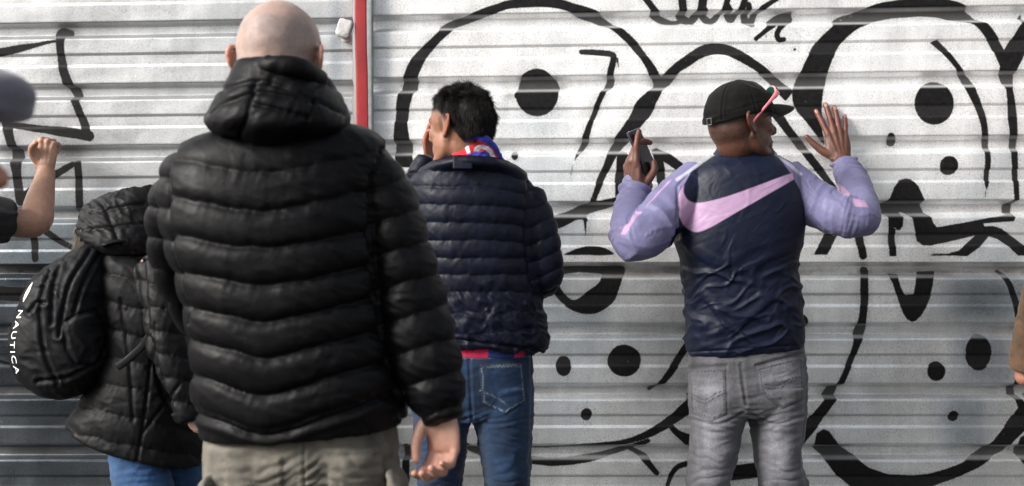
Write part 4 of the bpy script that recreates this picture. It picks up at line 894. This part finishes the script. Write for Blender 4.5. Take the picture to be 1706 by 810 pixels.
    yl = [(1190, 225), (1192, 252), (1183, 259), (1166, 272), (1150, 288), (1140, 308), (1139, 322), (1144, 332), (1148, 345), (1131, 362), (1132, 378), (1118, 395), (1112, 420), (1100, 640), (1400, 640), (1400, 420), (1345, 410), (1343, 378), (1340, 345), (1333, 318), (1318, 290), (1304, 270), (1291, 254), (1290, 225)]
    c = fill(c, yl, NAVY)
    # curved tapering band across the back
    top = catmull(np.array([(1138, 304), (1139, 321), (1146, 333), (1160, 338), (1182, 335), (1215, 326), (1260, 310), (1300, 295), (1321, 288)], float), 5); bot = catmull(np.array([(1323, 299), (1290, 318), (1250, 341), (1205, 367), (1180, 381), (1162, 387), (1148, 383), (1136, 371), (1130, 350), (1130, 325)], float), 5)
    c = fill(c, np.vstack([top, bot]), PINK, .9, (N[:, 1] < .35).astype(float))
    dk = sst(1.6, .6, np.abs(poly_sd(u, v, np.vstack([top, bot]))-.4))*(N[:, 1] < .35)*.25; c = c*(1-dk[:, None])
    for pg in ([(1112, 304), (1120, 300), (1085, 338), (1076, 346)], [(1060, 352), (1070, 352), (1043, 392), (1034, 390)], [(1380, 302), (1398, 306), (1416, 322), (1414, 330), (1396, 318)], [(1420, 332), (1440, 334), (1446, 346), (1424, 344)]): c = fill(c, pg, PINK)
    for (a, b) in (((1186, 258), (1128, 300)), ((1293, 256), (1334, 290))):
        s = seg_dist(u, v, np.array([a, b], float)); w = sst(4, 1.5, s)[:, None]*.35; c = c*(1-w)+np.array((.7, .68, .76))*w
    displace(me, fn); cattr(me, 'Col', c); obj('windbreaker', me, cloth('windbreaker_nylon', (.2, .2, .2), .5, weave=1600, wst=.05, fine=70, fst=.05, attr='Col', spec=.22, var=.12), r)
    # jeans
    mb = MB(); zs = [(.42, .085), (.25, .08), (.08, .085), (.06, .085)]
    legs(mb, below([(1147, 640, 1250, 640, .108, 3.08), (1149, 685, 1245, 685, .108, 3.08), (1151, 720, 1234, 720, .10, 3.08), (1148, 765, 1226, 765, .092, 3.08), (1143, 812, 1214, 812, .09, 3.08)], (1180-853)/F*d0, d0, zs),
         below([(1236, 640, 1343, 640, .108, 3.08), (1243, 685, 1341, 685, .108, 3.08), (1252, 720, 1337, 720, .10, 3.08), (1258, 765, 1334, 765, .092, 3.08), (1266, 812, 1347, 812, .09, 3.08)], (1308-853)/F*d0, d0, zs),
         [(1150, 560, 1336, 555, .10, 3.08), (1147, 600, 1341, 595, .112, 3.08), (1147, 640, 1343, 640, .118, 3.08), (1149, 668, 1341, 668, .112, 3.08), (1154, 688, 1337, 688, .09, 3.08)])
    pk = [np.array([(1148, 616), (1208, 614), (1210, 690), (1186, 701), (1152, 688)], float), np.array([(1261, 613), (1336, 594), (1338, 664), (1303, 680), (1268, 654)], float)]
    arc = [[(1152, 655), (1165, 663), (1178, 665), (1192, 656), (1208, 650)], [(1152, 661), (1165, 669), (1178, 671), (1192, 662), (1208, 656)], [(1272, 640), (1290, 642), (1302, 640), (1318, 630), (1334, 628)], [(1272, 646), (1290, 648), (1302, 646), (1318, 636), (1334, 634)]]
    jeans(r, 'jeans', mb, .003, srgb(74, 74, 78), srgb(36, 36, 38), pk, [[(1234, 606), (1238, 640), (1243, 674)], [(1152, 697), (1200, 706), (1241, 684)], [(1246, 684), (1290, 706), (1338, 692)], [(1342, 600), (1343, 680), (1336, 740), (1345, 812)], [(1148, 612), (1210, 609)], [(1259, 609), (1338, 588)]],
          arc+[[(1230, 608), (1234, 640), (1240, 672)]], [(1182, 650, 26, 34, 1.1), (1300, 628, 32, 28, 1.1), (1183, 745, 22, 55, 1.7), (1296, 752, 24, 60, 1.7), (1243, 690, 24, 34, -.45), (1240, 612, 120, 10, -.3)],
          [(1190, 712, 50, 14, .004, -.3, 13), (1300, 702, 50, 15, .004, .35, 14), (1165, 762, 34, 14, .007, -.25, 17), (1180, 800, 60, 20, .006, .16, 15), (1315, 795, 50, 26, .0045, .3, 17), (1275, 748, 30, 20, .003, -.4, 15), (1243, 690, 30, 20, .005, 0, 9)], d0, None, 1.1)
    shoes(r, [(hx[0]-.02, y0), (hx[1]+.03, y0)], plain('white_leather', (.6, .6, .58), .5), M_SOLE)
    # cap
    Mh = h[1]; c0 = h[0]; Lh = lambda a, b, cc: c0+Mh@np.array((a, b, cc), float)
    mb = MB(); R = []
    n = 72; th = np.arange(n)/n*2*math.pi
    for i in range(22):
        ph = i/21*math.pi/2*.995
        rx, ry, rz = .0905, .110, .100
        kk = math.cos(ph)**.86; zz = math.sin(ph)
        x = np.cos(th)*rx*kk; y = np.sin(th)*ry*kk-.008; z = .025+zz*rz-.010*np.sin(th)*0-.022*np.clip(-np.sin(th), 0, 1)*(1-zz)
        R.append(np.stack([x, y, z], 1))
    R = np.array(R); seamsd = np.abs(((th-math.pi/6) % (math.pi/3))-math.pi/6)
    R += 0
    gro = np.exp(-((math.pi/6-np.abs(seamsd))/.05)**2)*0.0
    mb.rings(c0+R@Mh.T)
    me = remesh(mb, .0026, 6)
    def fn(P, N):
        q = (P-c0)@np.linalg.inv(Mh).T; a = np.arctan2(q[:, 1]+.008, q[:, 0]); rr = np.hypot(q[:, 0], q[:, 1]+.008)
        s = np.abs(((a+math.pi/2) % (math.pi/3))-math.pi/6); sd = (math.pi/6-s)*rr; sd = s*rr
        d = -.0022*np.exp(-(sd/.0022)**2)+.0010*np.exp(-((sd-.006)/.002)**2)
        up = q[:, 2]
        d = d+creases(P*np.array((14, 14, 22))+fbm(P*11, 4, 2)[:, None], 51, 2)*.0032+fbm(P*17, 9, 2)*.0022
        d = d-.0015*np.exp(-((up-.052+.022*np.clip(-q[:, 1]/.11, 0, 1))/.0018)**2)
        return d*(up > .012)
    displace(me, fn); MC = cloth('black_twill', (.0032, .0030, .0030), .9, spec=.15, weave=900, wst=.4, fine=80, fst=.2, sheen=.06); cp = obj('cap', me, MC, r)
    me = bpy.data.meshes.new('b'); mb = MB(); R = []
    for s in np.linspace(0, 1, 14):                # curved brim
        row = []
        for a in np.linspace(-1.05, 1.05, 30):
            ex = .088*math.sin(a)*(1-.03*s); y0_ = .1*math.cos(a)*.98-.006; ln = .090*(math.cos(a*1.38)**.6 if abs(a) < 1.13 else 0)
            row.append((ex, y0_+ln*s, .048-.46*ex*ex/.088+.004*s-.016*s*s))
        R.append(row)
    R = np.array(R); lower = R-np.array((0, 0, .0035)); lower[..., 1] -= .0
    k1, k2 = R.shape[:2]; V = np.vstack([R.reshape(-1, 3), lower.reshape(-1, 3)]); Q = []; o2 = k1*k2
    for i in range(k1-1):
        for j in range(k2-1):
            a = i*k2+j; Q.append((a, a+1, a+k2+1, a+k2)); Q.append((o2+a, o2+a+k2, o2+a+k2+1, o2+a+1))
    edge = [i*k2 for i in range(k1)]+[(k1-1)*k2+j for j in range(1, k2)]+[i*k2+k2-1 for i in range(k1-2, -1, -1)]+[j for j in range(k2-2, 0, -1)]
    for a, b in zip(edge, edge[1:]+edge[:1]): Q.append((a, o2+a, o2+b, b))
    mb.add(c0+V@Mh.T, Q); obj('brim', mb, MC, cp)
    mb = MB(); mb.tube([Lh(-.030, -.112, .014), Lh(-.012, -.117, .012), Lh(.012, -.117, .012), Lh(.030, -.112, .014)], [(.0085, .0015)]*4, n=16, m=5, ref=Mh[:, 1]); obj('strap', mb, MC, cp)
    mb = MB()
    for a, b in (((.006, .021), (.026, .021)), ((.026, .021), (.026, .003)), ((.026, .003), (.006, .003)), ((.006, .003), (.006, .021))): mb.tube([Lh(a[0], -.1205+a[0]*.1, a[1]), Lh(b[0], -.1205+b[0]*.1, b[1])], [.0012, .0012], n=8)
    obj('buckle', mb, plain('dark_metal', (.25, .25, .26), .3, .9), cp)
    # pink sunglasses pushed up on the cap
    g = thing('sunglasses', 'pink sunglasses pushed up over the peak of the black cap', 'sunglasses', tuple(Lh(0, .1, .06)))
    mp = plain('pink_plastic', srgb(236, 128, 140), .35)
    for sx in (1, -1):
        mb = MB(); mb.tube([Lh(sx*.078, -.020, -.010), Lh(sx*.084, -.008, .008), Lh(sx*.0905, .035, .048), Lh(sx*.089, .062, .070), Lh(sx*.081, .078, .081)], [(.0022, .003), (.0022, .0034), (.0022, .0042), (.0024, .0065), (.0026, .0090)], n=12, m=6, ref=np.cross(Mh[:, 0], Lh(0, .07, .08)-Lh(0, 0, 0))); obj('temple', mb, mp, g)
    mb = MB(); lens = MB()
    for sx in (1, -1):
        ps = []
        for a in np.linspace(0, 2*math.pi, 17): ps.append(Lh(sx*.042+.034*math.cos(a), .094-.55*(sx*.042+.034*math.cos(a))**2*6, .080+.018*math.sin(a)))
        mb.tube(ps, [.0028]*17, n=8, m=3, cap=0); c1 = np.mean(ps[:-1], 0)
        lens.ell(c1, (.033, .0012, .020), Mh)
    mb.tube([Lh(-.012, .096, .083), Lh(0, .098, .086), Lh(.012, .096, .083)], [.0028]*3, n=8)
    obj('rim', mb, mp, g); obj('lens', lens, plain('green_mirror_lens', (.02, .12, .08), .12, .6), g)
    # phone
    ax = nrm(W(1054, 218, 3.19)-W(1086, 290, 3.19)); nm = np.array((.70, -.71, .10)); nm = nrm(nm-ax*(nm@ax)); X = np.cross(ax, nm); Mp = np.stack([X, nm, ax], 1)
    pc = W(1070, 253, 3.14)
    p = thing('mobile_phone', 'black mobile phone gripped upright in the raised hand of the man in the cap', 'phone', tuple(pc))
    mb = MB(); mb.box(pc, (.030, .0042, .069), Mp, .6); t = NT('phone_metal'); t.set(Base_Color=rgb(.03, .03, .033), Roughness=.3, Metallic=.4); obj('case', mb, t.m, p)
    mb = MB(); mb.box(pc+nm*.0043, (.0278, .0006, .0655), Mp, .3); obj('screen', mb, plain('black_glass', (.004, .004, .005), .22, 0, 0, 0), p)
    mb = MB(); mb.box(pc+ax*.0685, (.024, .0030, .0008), Mp, .3); obj('top_edge', mb, plain('bright_metal', (.6, .62, .62), .25, .9), p)

bald_man(); scarf_man(); cap_man()
# ----------------------------------------------------------------- hooded woman with the backpack
def woman():
    d0 = 2.92; x0 = (258-853)/F*d0; y0 = d0-CAMD
    r = thing('person', 'hooded person in long black quilted coat and blue jeans, partly behind bald man', 'person', (x0, y0, 0), 'people facing the hoarding')
    mb = MB(); hc = W(212, 378, 2.97); h = head(mb, hc, (.75, .6, -.45), (.45, .25, .9), .82)
    sL, sR = W(240, 432, 3.05), W(255, 440, 2.80); eR, wR = W(284, 570, 2.76), W(318, 672, 2.74); eL, wL = W(330, 520, 3.1), W(370, 430, 3.2)
    arm(mb, sR, eR, wR); arm(mb, sL, eL, wL)
    hand(mb, wR, (.3, .2, -1), (-.2, -1, 0), -1, .14, [(40, 60, 30)]*4); hand(mb, wL, (.3, .3, .8), (-.3, -.8, .2), 1, .165)
    body_base(mb, W(222, 415, 2.94), np.array((x0, y0, .86)), sL, sR, (x0-.02, y0-.08, .74), (x0+.03, y0+.08, .74), (x0+.01, y0-.08, .45), (x0+.05, y0+.08, .45), (x0-.03, y0-.08, .09), (x0+.01, y0+.08, .09), hc, .68)
    me = remesh(mb, .005, 4); P, c = skin_cols(me, SK_PALE, [h]); cattr(me, 'Col', c); obj('body', me, M_SK, r)
    mb = MB()
    mb.loft([(185, 405, 250, 418, .07, 2.95), (168, 425, 285, 435, .115, 2.93), (165, 465, 312, 470, .135, 2.92), (176, 520, 326, 525, .145, 2.92), (176, 580, 332, 590, .15, 2.92), (160, 630, 335, 648, .16, 2.92), (135, 672, 338, 708, .168, 2.92), (120, 698, 341, 760, .17, 2.92), (122, 704, 341, 772, .165, 2.92)], n=80)
    k = 640.
    pR = [W(262, 438, 2.82), W(274, 500, 2.78), W(280, 570, 2.755), W(298, 630, 2.745), W(318, 696, 2.74)]
    mb.tube(pR, [(34/k, .06), (36/k, .058), (35/k, .056), (31/k, .05), (26/k, .044)], n=32, m=8, cap=.25)
    me = remesh(mb, .004, 8)
    def seam(v): return np.interp(v, [420, 450, 560, 640, 700], [230, 238, 247, 268, 290])
    def fn(P, N):
        u, v = UV(P); sl = (u > seam(v)) & (v < 690) & (N[:, 1] < .5)
        p1, d1, r1 = puff((v-.20*(u-230)-560+5*fbm(np.stack([u/50, v/50, 0*u], 1), 4, 2))/46., 46, .007, .6); p2, d2, r2 = puff((v-.15*(u-280)-440)/38., 38, .007, .6)
        d = np.where(sl, p2, p1); dist = np.where(sl, d2, d1); d = d+pleats(P, u+.3*v, np.where(sl, r2+40, r1), dist, .005, .11, 14)*.45
        q = np.stack([(u+.8*v)/45, P[:, 1]*9, (v-.7*u)/17], 1); d = d+creases(q+fbm(P*9, 3, 2)[:, None]*1.2, 27, 3)*.0024
        for pl in ([(258, 540), (250, 620), (240, 700), (228, 770)], [(200, 500), (215, 600), (222, 700)], [(300, 640), (262, 690), (240, 720)]): d = d-.005*np.exp(-(seg_dist(u, v, catmull(np.array(pl, float), 5))/3)**2)
        return d-.008*np.exp(-(np.abs(u-seam(v))/5)**2)*(v < 690)*(v > 430)*(N[:, 1] < .5)
    displace(me, fn); MJ = nylon('black_coat_nylon', (.0026, .0026, .0032), .58, spec=.18); ct = obj('coat', me, MJ, r)
    mb = MB(); mb.loft([(190, 318, 262, 308, .06, 2.99), (152, 338, 275, 328, .10, 2.98), (136, 362, 280, 355, .115, 2.97), (132, 384, 280, 380, .118, 2.95), (142, 404, 270, 405, .11, 2.93), (172, 420, 255, 425, .09, 2.92)], n=60)
    me = remesh(mb, .0036, 8)
    def fn(P, N):
        u, v = UV(P); q = np.stack([(u+.6*v)/34, P[:, 1]*10, (v-.8*u)/14], 1)
        d = creases(q+fbm(P*9, 3, 2)[:, None]*1.4, 61, 2)*.004+fbm(P*11, 6, 2)*.007
        for pl in ([(150, 352), (190, 346), (240, 340)], [(170, 340), (185, 370), (200, 410)], [(132, 384), (180, 378), (245, 372)]): d = d-.006*np.exp(-(seg_dist(u, v, catmull(np.array(pl, float), 5))/3.5)**2)
        return d
    displace(me, fn); obj('hood', me, MJ, ct)
    rs = np.random.RandomState(2); n = 260; rt = np.array([W(a, b, c) for a, b, c in zip(rs.uniform(128, 150, n), rs.uniform(372, 402, n), rs.uniform(2.86, 2.94, n))])
    dr = np.tile(nrm((-.30, -.25, -.9)), (n, 1))+rs.normal(0, .22, (n, 3)); dr /= np.linalg.norm(dr, axis=1)[:, None]
    hb = MB(); strands(hb, rt, dr, rs.uniform(.03, .075, n), .0008, np.tile((.2, 0, -.3), (n, 1)), 4); t = NT('fair_hair'); t.set(Base_Color=t.mix(t.noise(90, 2), rgb(.05, .038, .026), rgb(.17, .135, .095)), Roughness=.5); obj('hair', hb, t.m, r)
    mb = MB(); 
    for dy, ux in ((-.08, 0), (.08, 24)):
        mb.tube([(x0-.03+ux/610, y0+dy, .72), (x0+ux/610, y0+dy, .60), (x0+.01+ux/610, y0+dy, .46), (x0-.02+ux/610, y0+dy, .25), (x0-.03+ux/610, y0+dy, .07)], [.066, .078, .072, .066, .068], n=28)
    jeans(r, 'jeans', mb, .005, srgb(44, 72, 108), srgb(120, 130, 140), [], [], [], [(240, 790, 20, 60, .5)], [(255, 790, 60, 30, .005, .2, 14)], d0)
    shoes(r, [(x0-.05, y0-.08), (x0+.0, y0+.08)], M_SHOE, M_SOLE)
    # backpack
    bp = thing('backpack', 'black nylon backpack with white lettering down its edge, worn by the hooded person', 'backpack', tuple(W(110, 655, 2.88)))
    mb = MB()
    mb.loft([(130, 416, 170, 402, .075, 2.90), (88, 442, 186, 422, .115, 2.885), (57, 470, 196, 455, .135, 2.88), (40, 515, 200, 500, .145, 2.875), (30, 565, 202, 550, .15, 2.87), (36, 605, 200, 595, .148, 2.87), (56, 634, 186, 625, .135, 2.87), (84, 651, 165, 645, .11, 2.87), (108, 658, 142, 654, .07, 2.87)], n=80, ex=2.5)
    me = remesh(mb, .0034, 8); raw = getv(me).copy(); bv = BVHTree.FromPolygons([Vector(q) for q in raw], [tuple(p.vertices) for p in me.polygons])
    pocket = np.array([(108, 540), (126, 528), (160, 520), (172, 535), (178, 570), (160, 605), (128, 606), (113, 582)], float)
    gr = [[(82, 448), (70, 480), (66, 530), (74, 590), (96, 640)], [(98, 440), (88, 480), (84, 540)], [(150, 418), (118, 470), (104, 520), (98, 560)], [(168, 420), (140, 470), (124, 520)], [(62, 636), (110, 630), (150, 612), (192, 590)], [(48, 520), (60, 505), (75, 505)]]
    gr = [catmull(np.array(g, float), 6) for g in gr]
    def fn(P, N):
        u, v = UV(P); q = np.stack([(u+.5*v)/36, P[:, 1]*9, (v-.6*u)/20], 1); d = creases(q+fbm(P*9, 3, 2)[:, None]*1.3, 71, 2)*.0036+fbm(P*9, 8, 2)*.006
        for g in gr: s = seg_dist(u, v, g); d = d-.005*np.exp(-(s/2.6)**2)+.0025*np.exp(-((s-7)/4)**2)
        s = poly_sd(u, v, pocket); return d+.007*sst(3, -6, s)*(N[:, 1] < .2)-.004*np.exp(-((s-3)/2.5)**2)
    displace(me, fn); MB_ = nylon('backpack_nylon', (.0028, .0030, .0042), .6, spec=.18); main = obj('main_bag', me, MB_, bp)
    P = getv(me); bv = BVHTree.FromPolygons([Vector(q) for q in P], [tuple(p.vertices) for p in me.polygons])
    mb = MB()
    mb.tube([W(146, 410, 2.86), W(150, 390, 2.85), W(166, 384, 2.86), W(176, 402, 2.88)], [(.012, .003)]*4, n=14, m=8, ref=(0, 1, .2)); obj('handle', mb, MB_, bp)
    mb = MB(); mb.tube([W(172, 408, 2.82), W(196, 402, 2.84), W(222, 406, 2.90), W(238, 420, 2.98)], [(.03, .007)]*4, n=20, m=8, ref=(0, 0, 1)); obj('shoulder_strap', mb, MB_, bp)
    mb = MB(); mb.tube([W(196, 612, 2.74), W(212, 600, 2.735), W(236, 578, 2.74), W(248, 560, 2.76)], [(.010, .003)]*4, n=14, m=8, ref=(0, 1, 0)); obj('side_strap', mb, MB_, bp)
    mw = plain('white_print', (.75, .75, .75), .6)
    cu = bpy.data.curves.new('t', 'FONT'); cu.body = 'NAUTICA'; cu.size = .05; cu.space_character = 1.25; to = bpy.data.objects.new('t', cu); C.objects.link(to); bpy.context.view_layer.update()
    tm = bpy.data.meshes.new_from_object(to.evaluated_get(bpy.context.evaluated_depsgraph_get())); bpy.data.objects.remove(to)
    import bmesh
    bm = bmesh.new(); bm.from_mesh(tm); bmesh.ops.triangulate(bm, faces=bm.faces)
    for _ in range(2): bmesh.ops.subdivide_edges(bm, edges=[e for e in bm.edges if e.calc_length() > .004], cuts=1)
    bm.to_mesh(tm); bm.free()
    T = getv(tm); w0, w1 = T[:, 0].min(), T[:, 0].max(); hgt = T[:, 1].max()
    vs_ = np.arange(440, 650, 4.); us_ = []
    for vv in vs_:
        for uu in np.arange(5, 120, .7):
            if bv.ray_cast(Vector((0, -CAMD, HC)), (Vector(W(uu, vv, 3.))-Vector((0, -CAMD, HC))).normalized())[0] is not None: break
        us_.append(uu)
    us_ = np.convolve(np.pad(us_, 2, 'edge'), np.ones(5)/5, 'valid')
    def stick(tt, s):                              # tt: 0..1 down the edge of the bag, s: metres round towards the camera
        out = []; eye = Vector((0, -CAMD, HC))
        for t_, ss in zip(np.atleast_1d(tt), np.atleast_1d(s)):
            v0 = 517+t_*106; u0 = np.interp(v0, vs_, us_)+5.0+ss/.036*7.5; dr_ = (Vector(W(u0, v0, 3.))-eye).normalized()
            hit = bv.ray_cast(eye, dr_); q, nq = hit[0], hit[1]
            if q is None: q = Vector(W(u0, v0, 2.87)); nq = -dr_
            if nq.dot(dr_) > 0: nq = -nq
            out.append(np.array(q)+np.array(nq)*.0014)
        return np.array(out)
    setv(tm, stick((T[:, 0]-w0)/(w1-w0), T[:, 1]/hgt*.036)); obj('lettering', tm, mw, bp)
    pg = catmull(np.array([(0, .012), (.18, .004), (.55, .0), (.85, .006), (1, .014), (.8, .022), (.45, .024), (.15, .018)], float), 4, True); lm = MB(); cs = pg.mean(0); G_ = [pg*k+cs*(1-k) for k in (1, .75, .5, .25, .05)]
    V = np.vstack([stick((g[:, 0]*.31-.44), g[:, 1]) for g in G_]); nn = len(pg); Q = [(a*nn+j, a*nn+(j+1) % nn, (a+1)*nn+(j+1) % nn, (a+1)*nn+j) for a in range(4) for j in range(nn)]
    lm.add(V, Q); obj('emblem', lm, mw, bp)

# ----------------------------------------------------------------- people cut by the frame
def simple_person(label, x, y, hgt, fwd, skin_c, head_c, sL, eL, wL, sR, eR, wR, hands, top_name, top_mat, sleeves, head_kw=None, leg_c=srgb(40, 44, 54), vox=.005, neck=None, pel=None):
    r = thing('person', label, 'person', (x, y, 0), 'people facing the hoarding')
    f = nrm((fwd[0], fwd[1], 0)); sd = np.cross(f, (0, 0, 1)); mb = MB()
    h = head(mb, head_c, fwd, (0, 0, 1), 1.0); ar_ = (.05, .045, .042, .044, .027) if sleeves == 'short' else (.026, .03, .03, .03, .025); arm(mb, sL, eL, wL, ar_); arm(mb, sR, eR, wR, ar_)
    H = [hand(mb, *a) for a in hands]
    neck = np.array(neck if neck is not None else (np.asarray(sL)+sR)/2+np.array((0, 0, .05))); pel = np.array((x, y, hgt*.55))
    hl, hrr = pel-sd*.09+(0, 0, -.06), pel+sd*.09+(0, 0, -.06)
    kl, kr = (hl[0], hl[1], hgt*.28), (hrr[0], hrr[1], hgt*.28); al, ar = (hl[0], hl[1], .09), (hrr[0], hrr[1], .09)
    body_base(mb, neck, pel, sL, sR, hl, hrr, kl, kr, al, ar, head_c, .9)
    me = remesh(mb, vox, 4); skin_detail(me, H, 5); P, c = skin_cols(me, skin_c, [h])
    cattr(me, 'Col', c); obj('body', me, M_SK, r)
    mb = MB(); ch = neck*.75+pel*.25; rf = f
    mb.tube([neck-(0, 0, .03), neck*.9+pel*.1, ch, neck*.4+pel*.6, pel, pel-(0, 0, .08)], [(.07, .065), (.15, .09), (.205, .125), (.18, .12), (.185, .125), (.185, .125)], n=48, m=8, ref=rf, cap=.2)
    sp = [np.asarray(sL), np.asarray(sR)]
    for s, e, w in ((sL, eL, wL), (sR, eR, wR)):
        s, e, w = map(np.asarray, (s, e, w))
        if sleeves == 'short': mb.tube([s, s*.6+e*.4, s*.35+e*.65], [.075, .07, .068], n=28, cap=.1)
        else: mb.tube([s, s*.5+e*.5, e, e*.5+w*.5, e*.08+w*.92], [.082, .074, .068, .06, .05], n=28, cap=.15)
    me = remesh(mb, .0045, 8); displace(me, lambda P, N: creases(P*np.array((9, 9, 22))+fbm(P*8, 3, 2)[:, None]*1.2, 81, 3)*.006)
    obj(top_name, me, top_mat, r)
    mb = MB(); mb.tube([pel+(0, 0, .04), pel-(0, 0, .06), pel-(0, 0, .12)], [(.165, .115), (.175, .12), (.15, .1)], n=36, ref=rf)
    for a in (hl, hrr): mb.tube([a+(0, 0, .02), (a[0], a[1], hgt*.3), (a[0], a[1], .08)], [.098, .075, .07], n=28)
    jeans(r, 'trousers', mb, .006, leg_c, leg_c, [], [], [], [], [], 3)
    shoes(r, [(hl[0], hl[1]), (hrr[0], hrr[1])], M_SHOE, M_SOLE)
    return r, h
def others():
    # knocking man
    d = 3.3; wr = W(77, 288, 3.325); el = W(58, 372, 3.20); sh = W(-70, 362, 3.05); x = sh[0]-.16; y = -.42
    r, h = simple_person('person in black t-shirt raising one bare forearm and fist against the hoarding', x, y, 1.75, (.25, .97, 0), srgb(166, 128, 108), (x+.02, y+.03, 1.63), (x-.19, y, 1.36), (x-.28, y+.1, 1.10), (x-.2, y+.28, 1.05), sh, el, wr,
        [(W(76, 282, 3.325), W(74, 220, 3.33)-W(76, 285, 3.325), (.0, -1, .12), -1, .178, [(84, 92, 62), (86, 94, 62), (86, 94, 60), (84, 92, 58)], (2, 0, -1, -3), [(.018, .0, .02), (.034, .012, .045), (.030, .028, .07), (.012, .036, .082)]), ((x-.2, y+.28, 1.05), (0, .6, .6), (-.9, 0, .2), 1)], 't_shirt', cloth('black_jersey', (.008, .008, .009), .9, sheen=.1), 'short', vox=.0032)
    # flat-capped man close to the camera
    d = 1.2; hc = W(-172, 252, d); x = hc[0]-.20; y = d-CAMD
    r, h = simple_person('blurred person in soft grey flat cap close to camera at the left frame edge', x, y, hc[2]+.13, (1, .12, 0), srgb(160, 112, 92), tuple(hc), (x, y+.2, hc[2]-.29), (x-.06, y+.25, hc[2]-.55), (x+.02, y+.22, hc[2]-.78), (x, y-.2, hc[2]-.29), (x-.06, y-.25, hc[2]-.55), (x+.02, y-.22, hc[2]-.78),
        [((x+.02, y+.22, hc[2]-.80), (.05, 0, -1), (0, 1, 0), -1), ((x+.02, y-.22, hc[2]-.80), (.05, 0, -1), (0, -1, 0), 1)], 'jacket', cloth('grey_wool', (.05, .05, .055), .95, sheen=.2), 'long', neck=(x+.05, y, hc[2]-.2))
    M, c0 = h[1], h[0]; mb = MB()
    mb.ell(c0+M@np.array((0, -.01, .075)), (.098, .118, .062), M); mb.ell(c0+M@np.array((0, .085, .064)), (.075, .062, .034), M); mb.ell(c0+M@np.array((0, .112, .046)), (.066, .030, .014), M)
    me = remesh(mb, .004, 10); obj('flat_cap', me, cloth('grey_cap_wool', srgb(96, 94, 104), .95, weave=500, wst=.5, sheen=.3), r)
    # arm in brown suede at the right edge
    d = 3.0; wr = W(1706, 628, d); el = W(1752, 478, d-.05); sh = W(1815, 335, d); x = sh[0]+.2; y = d-CAMD
    r, h = simple_person('person in brown suede jacket at the frame edge, only forearm and hand in view', x, y, 1.74, (-.1, 1, 0), srgb(150, 104, 88), (x, y+.03, 1.62), tuple(sh), tuple(el), tuple(wr), (x+.2, y, 1.38), (x+.26, y, 1.1), (x+.24, y+.06, .86),
        [(W(1706, 618, d), (.75, .2, -.65), (-.5, -.5, -.6), -1, .165, [(25, 35, 20)]*4), ((x+.24, y+.06, .86), (0, .1, -1), (.9, 0, 0), 1)], 'jacket', cloth('brown_suede', srgb(70, 51, 35), .95, weave=420, wst=.5, sheen=.08, var=.5), 'long')
woman(); others()
# ================================================================= LIGHT AND CAMERA
SUN_EL, SUN_AZ = 31, -62                            # azimuth measured from straight behind the camera, negative = left
az = math.radians(SUN_AZ); el = math.radians(SUN_EL)
to_sun = Vector((math.sin(az)*math.cos(el), -math.cos(az)*math.cos(el), math.sin(el)))
sd = bpy.data.lights.new('sun', 'SUN'); sd.energy = 2.3; sd.angle = math.radians(24); sd.color = (1., .975, .94)
so = bpy.data.objects.new('sun', sd); C.objects.link(so); so.rotation_euler = to_sun.to_track_quat('Z', 'Y').to_euler()
w = bpy.data.worlds.new('World'); bpy.context.scene.world = w; w.use_nodes = True; nt = w.node_tree
bg = nt.nodes['Background']; sky = nt.nodes.new('ShaderNodeTexSky'); sky.sky_type = 'NISHITA'; sky.sun_disc = False
sky.sun_elevation = el; sky.sun_rotation = math.atan2(to_sun.x, to_sun.y); sky.dust_density = 4; sky.air_density = 1.2; sky.ozone_density = .6
hs = nt.nodes.new('ShaderNodeHueSaturation'); hs.inputs['Saturation'].default_value = .35
nt.links.new(sky.outputs[0], hs.inputs['Color']); nt.links.new(hs.outputs[0], bg.inputs[0]); bg.inputs[1].default_value = .10
cd = bpy.data.cameras.new('camera'); cam = bpy.data.objects.new('camera', cd); C.objects.link(cam)
cd.sensor_width = 36; cd.lens = F/1706*36; cd.shift_y = -74/1706; cd.clip_end = 2000; cd.clip_start = .05
cam.location = (0, -CAMD, HC); cam.rotation_euler = (math.pi/2, 0, 0)
cd.dof.use_dof = True; cd.dof.focus_distance = 3.15; cd.dof.aperture_fstop = 3.3; cd.dof.aperture_blades = 9
sc = bpy.context.scene; sc.camera = cam
sc.view_settings.view_transform = 'Standard'; sc.view_settings.look = 'None'; sc.view_settings.gamma = 1; sc.view_settings.use_curve_mapping = False
sc.view_settings.exposure = 1.15
sc.cycles.use_denoising = True; sc.cycles.max_bounces = 6
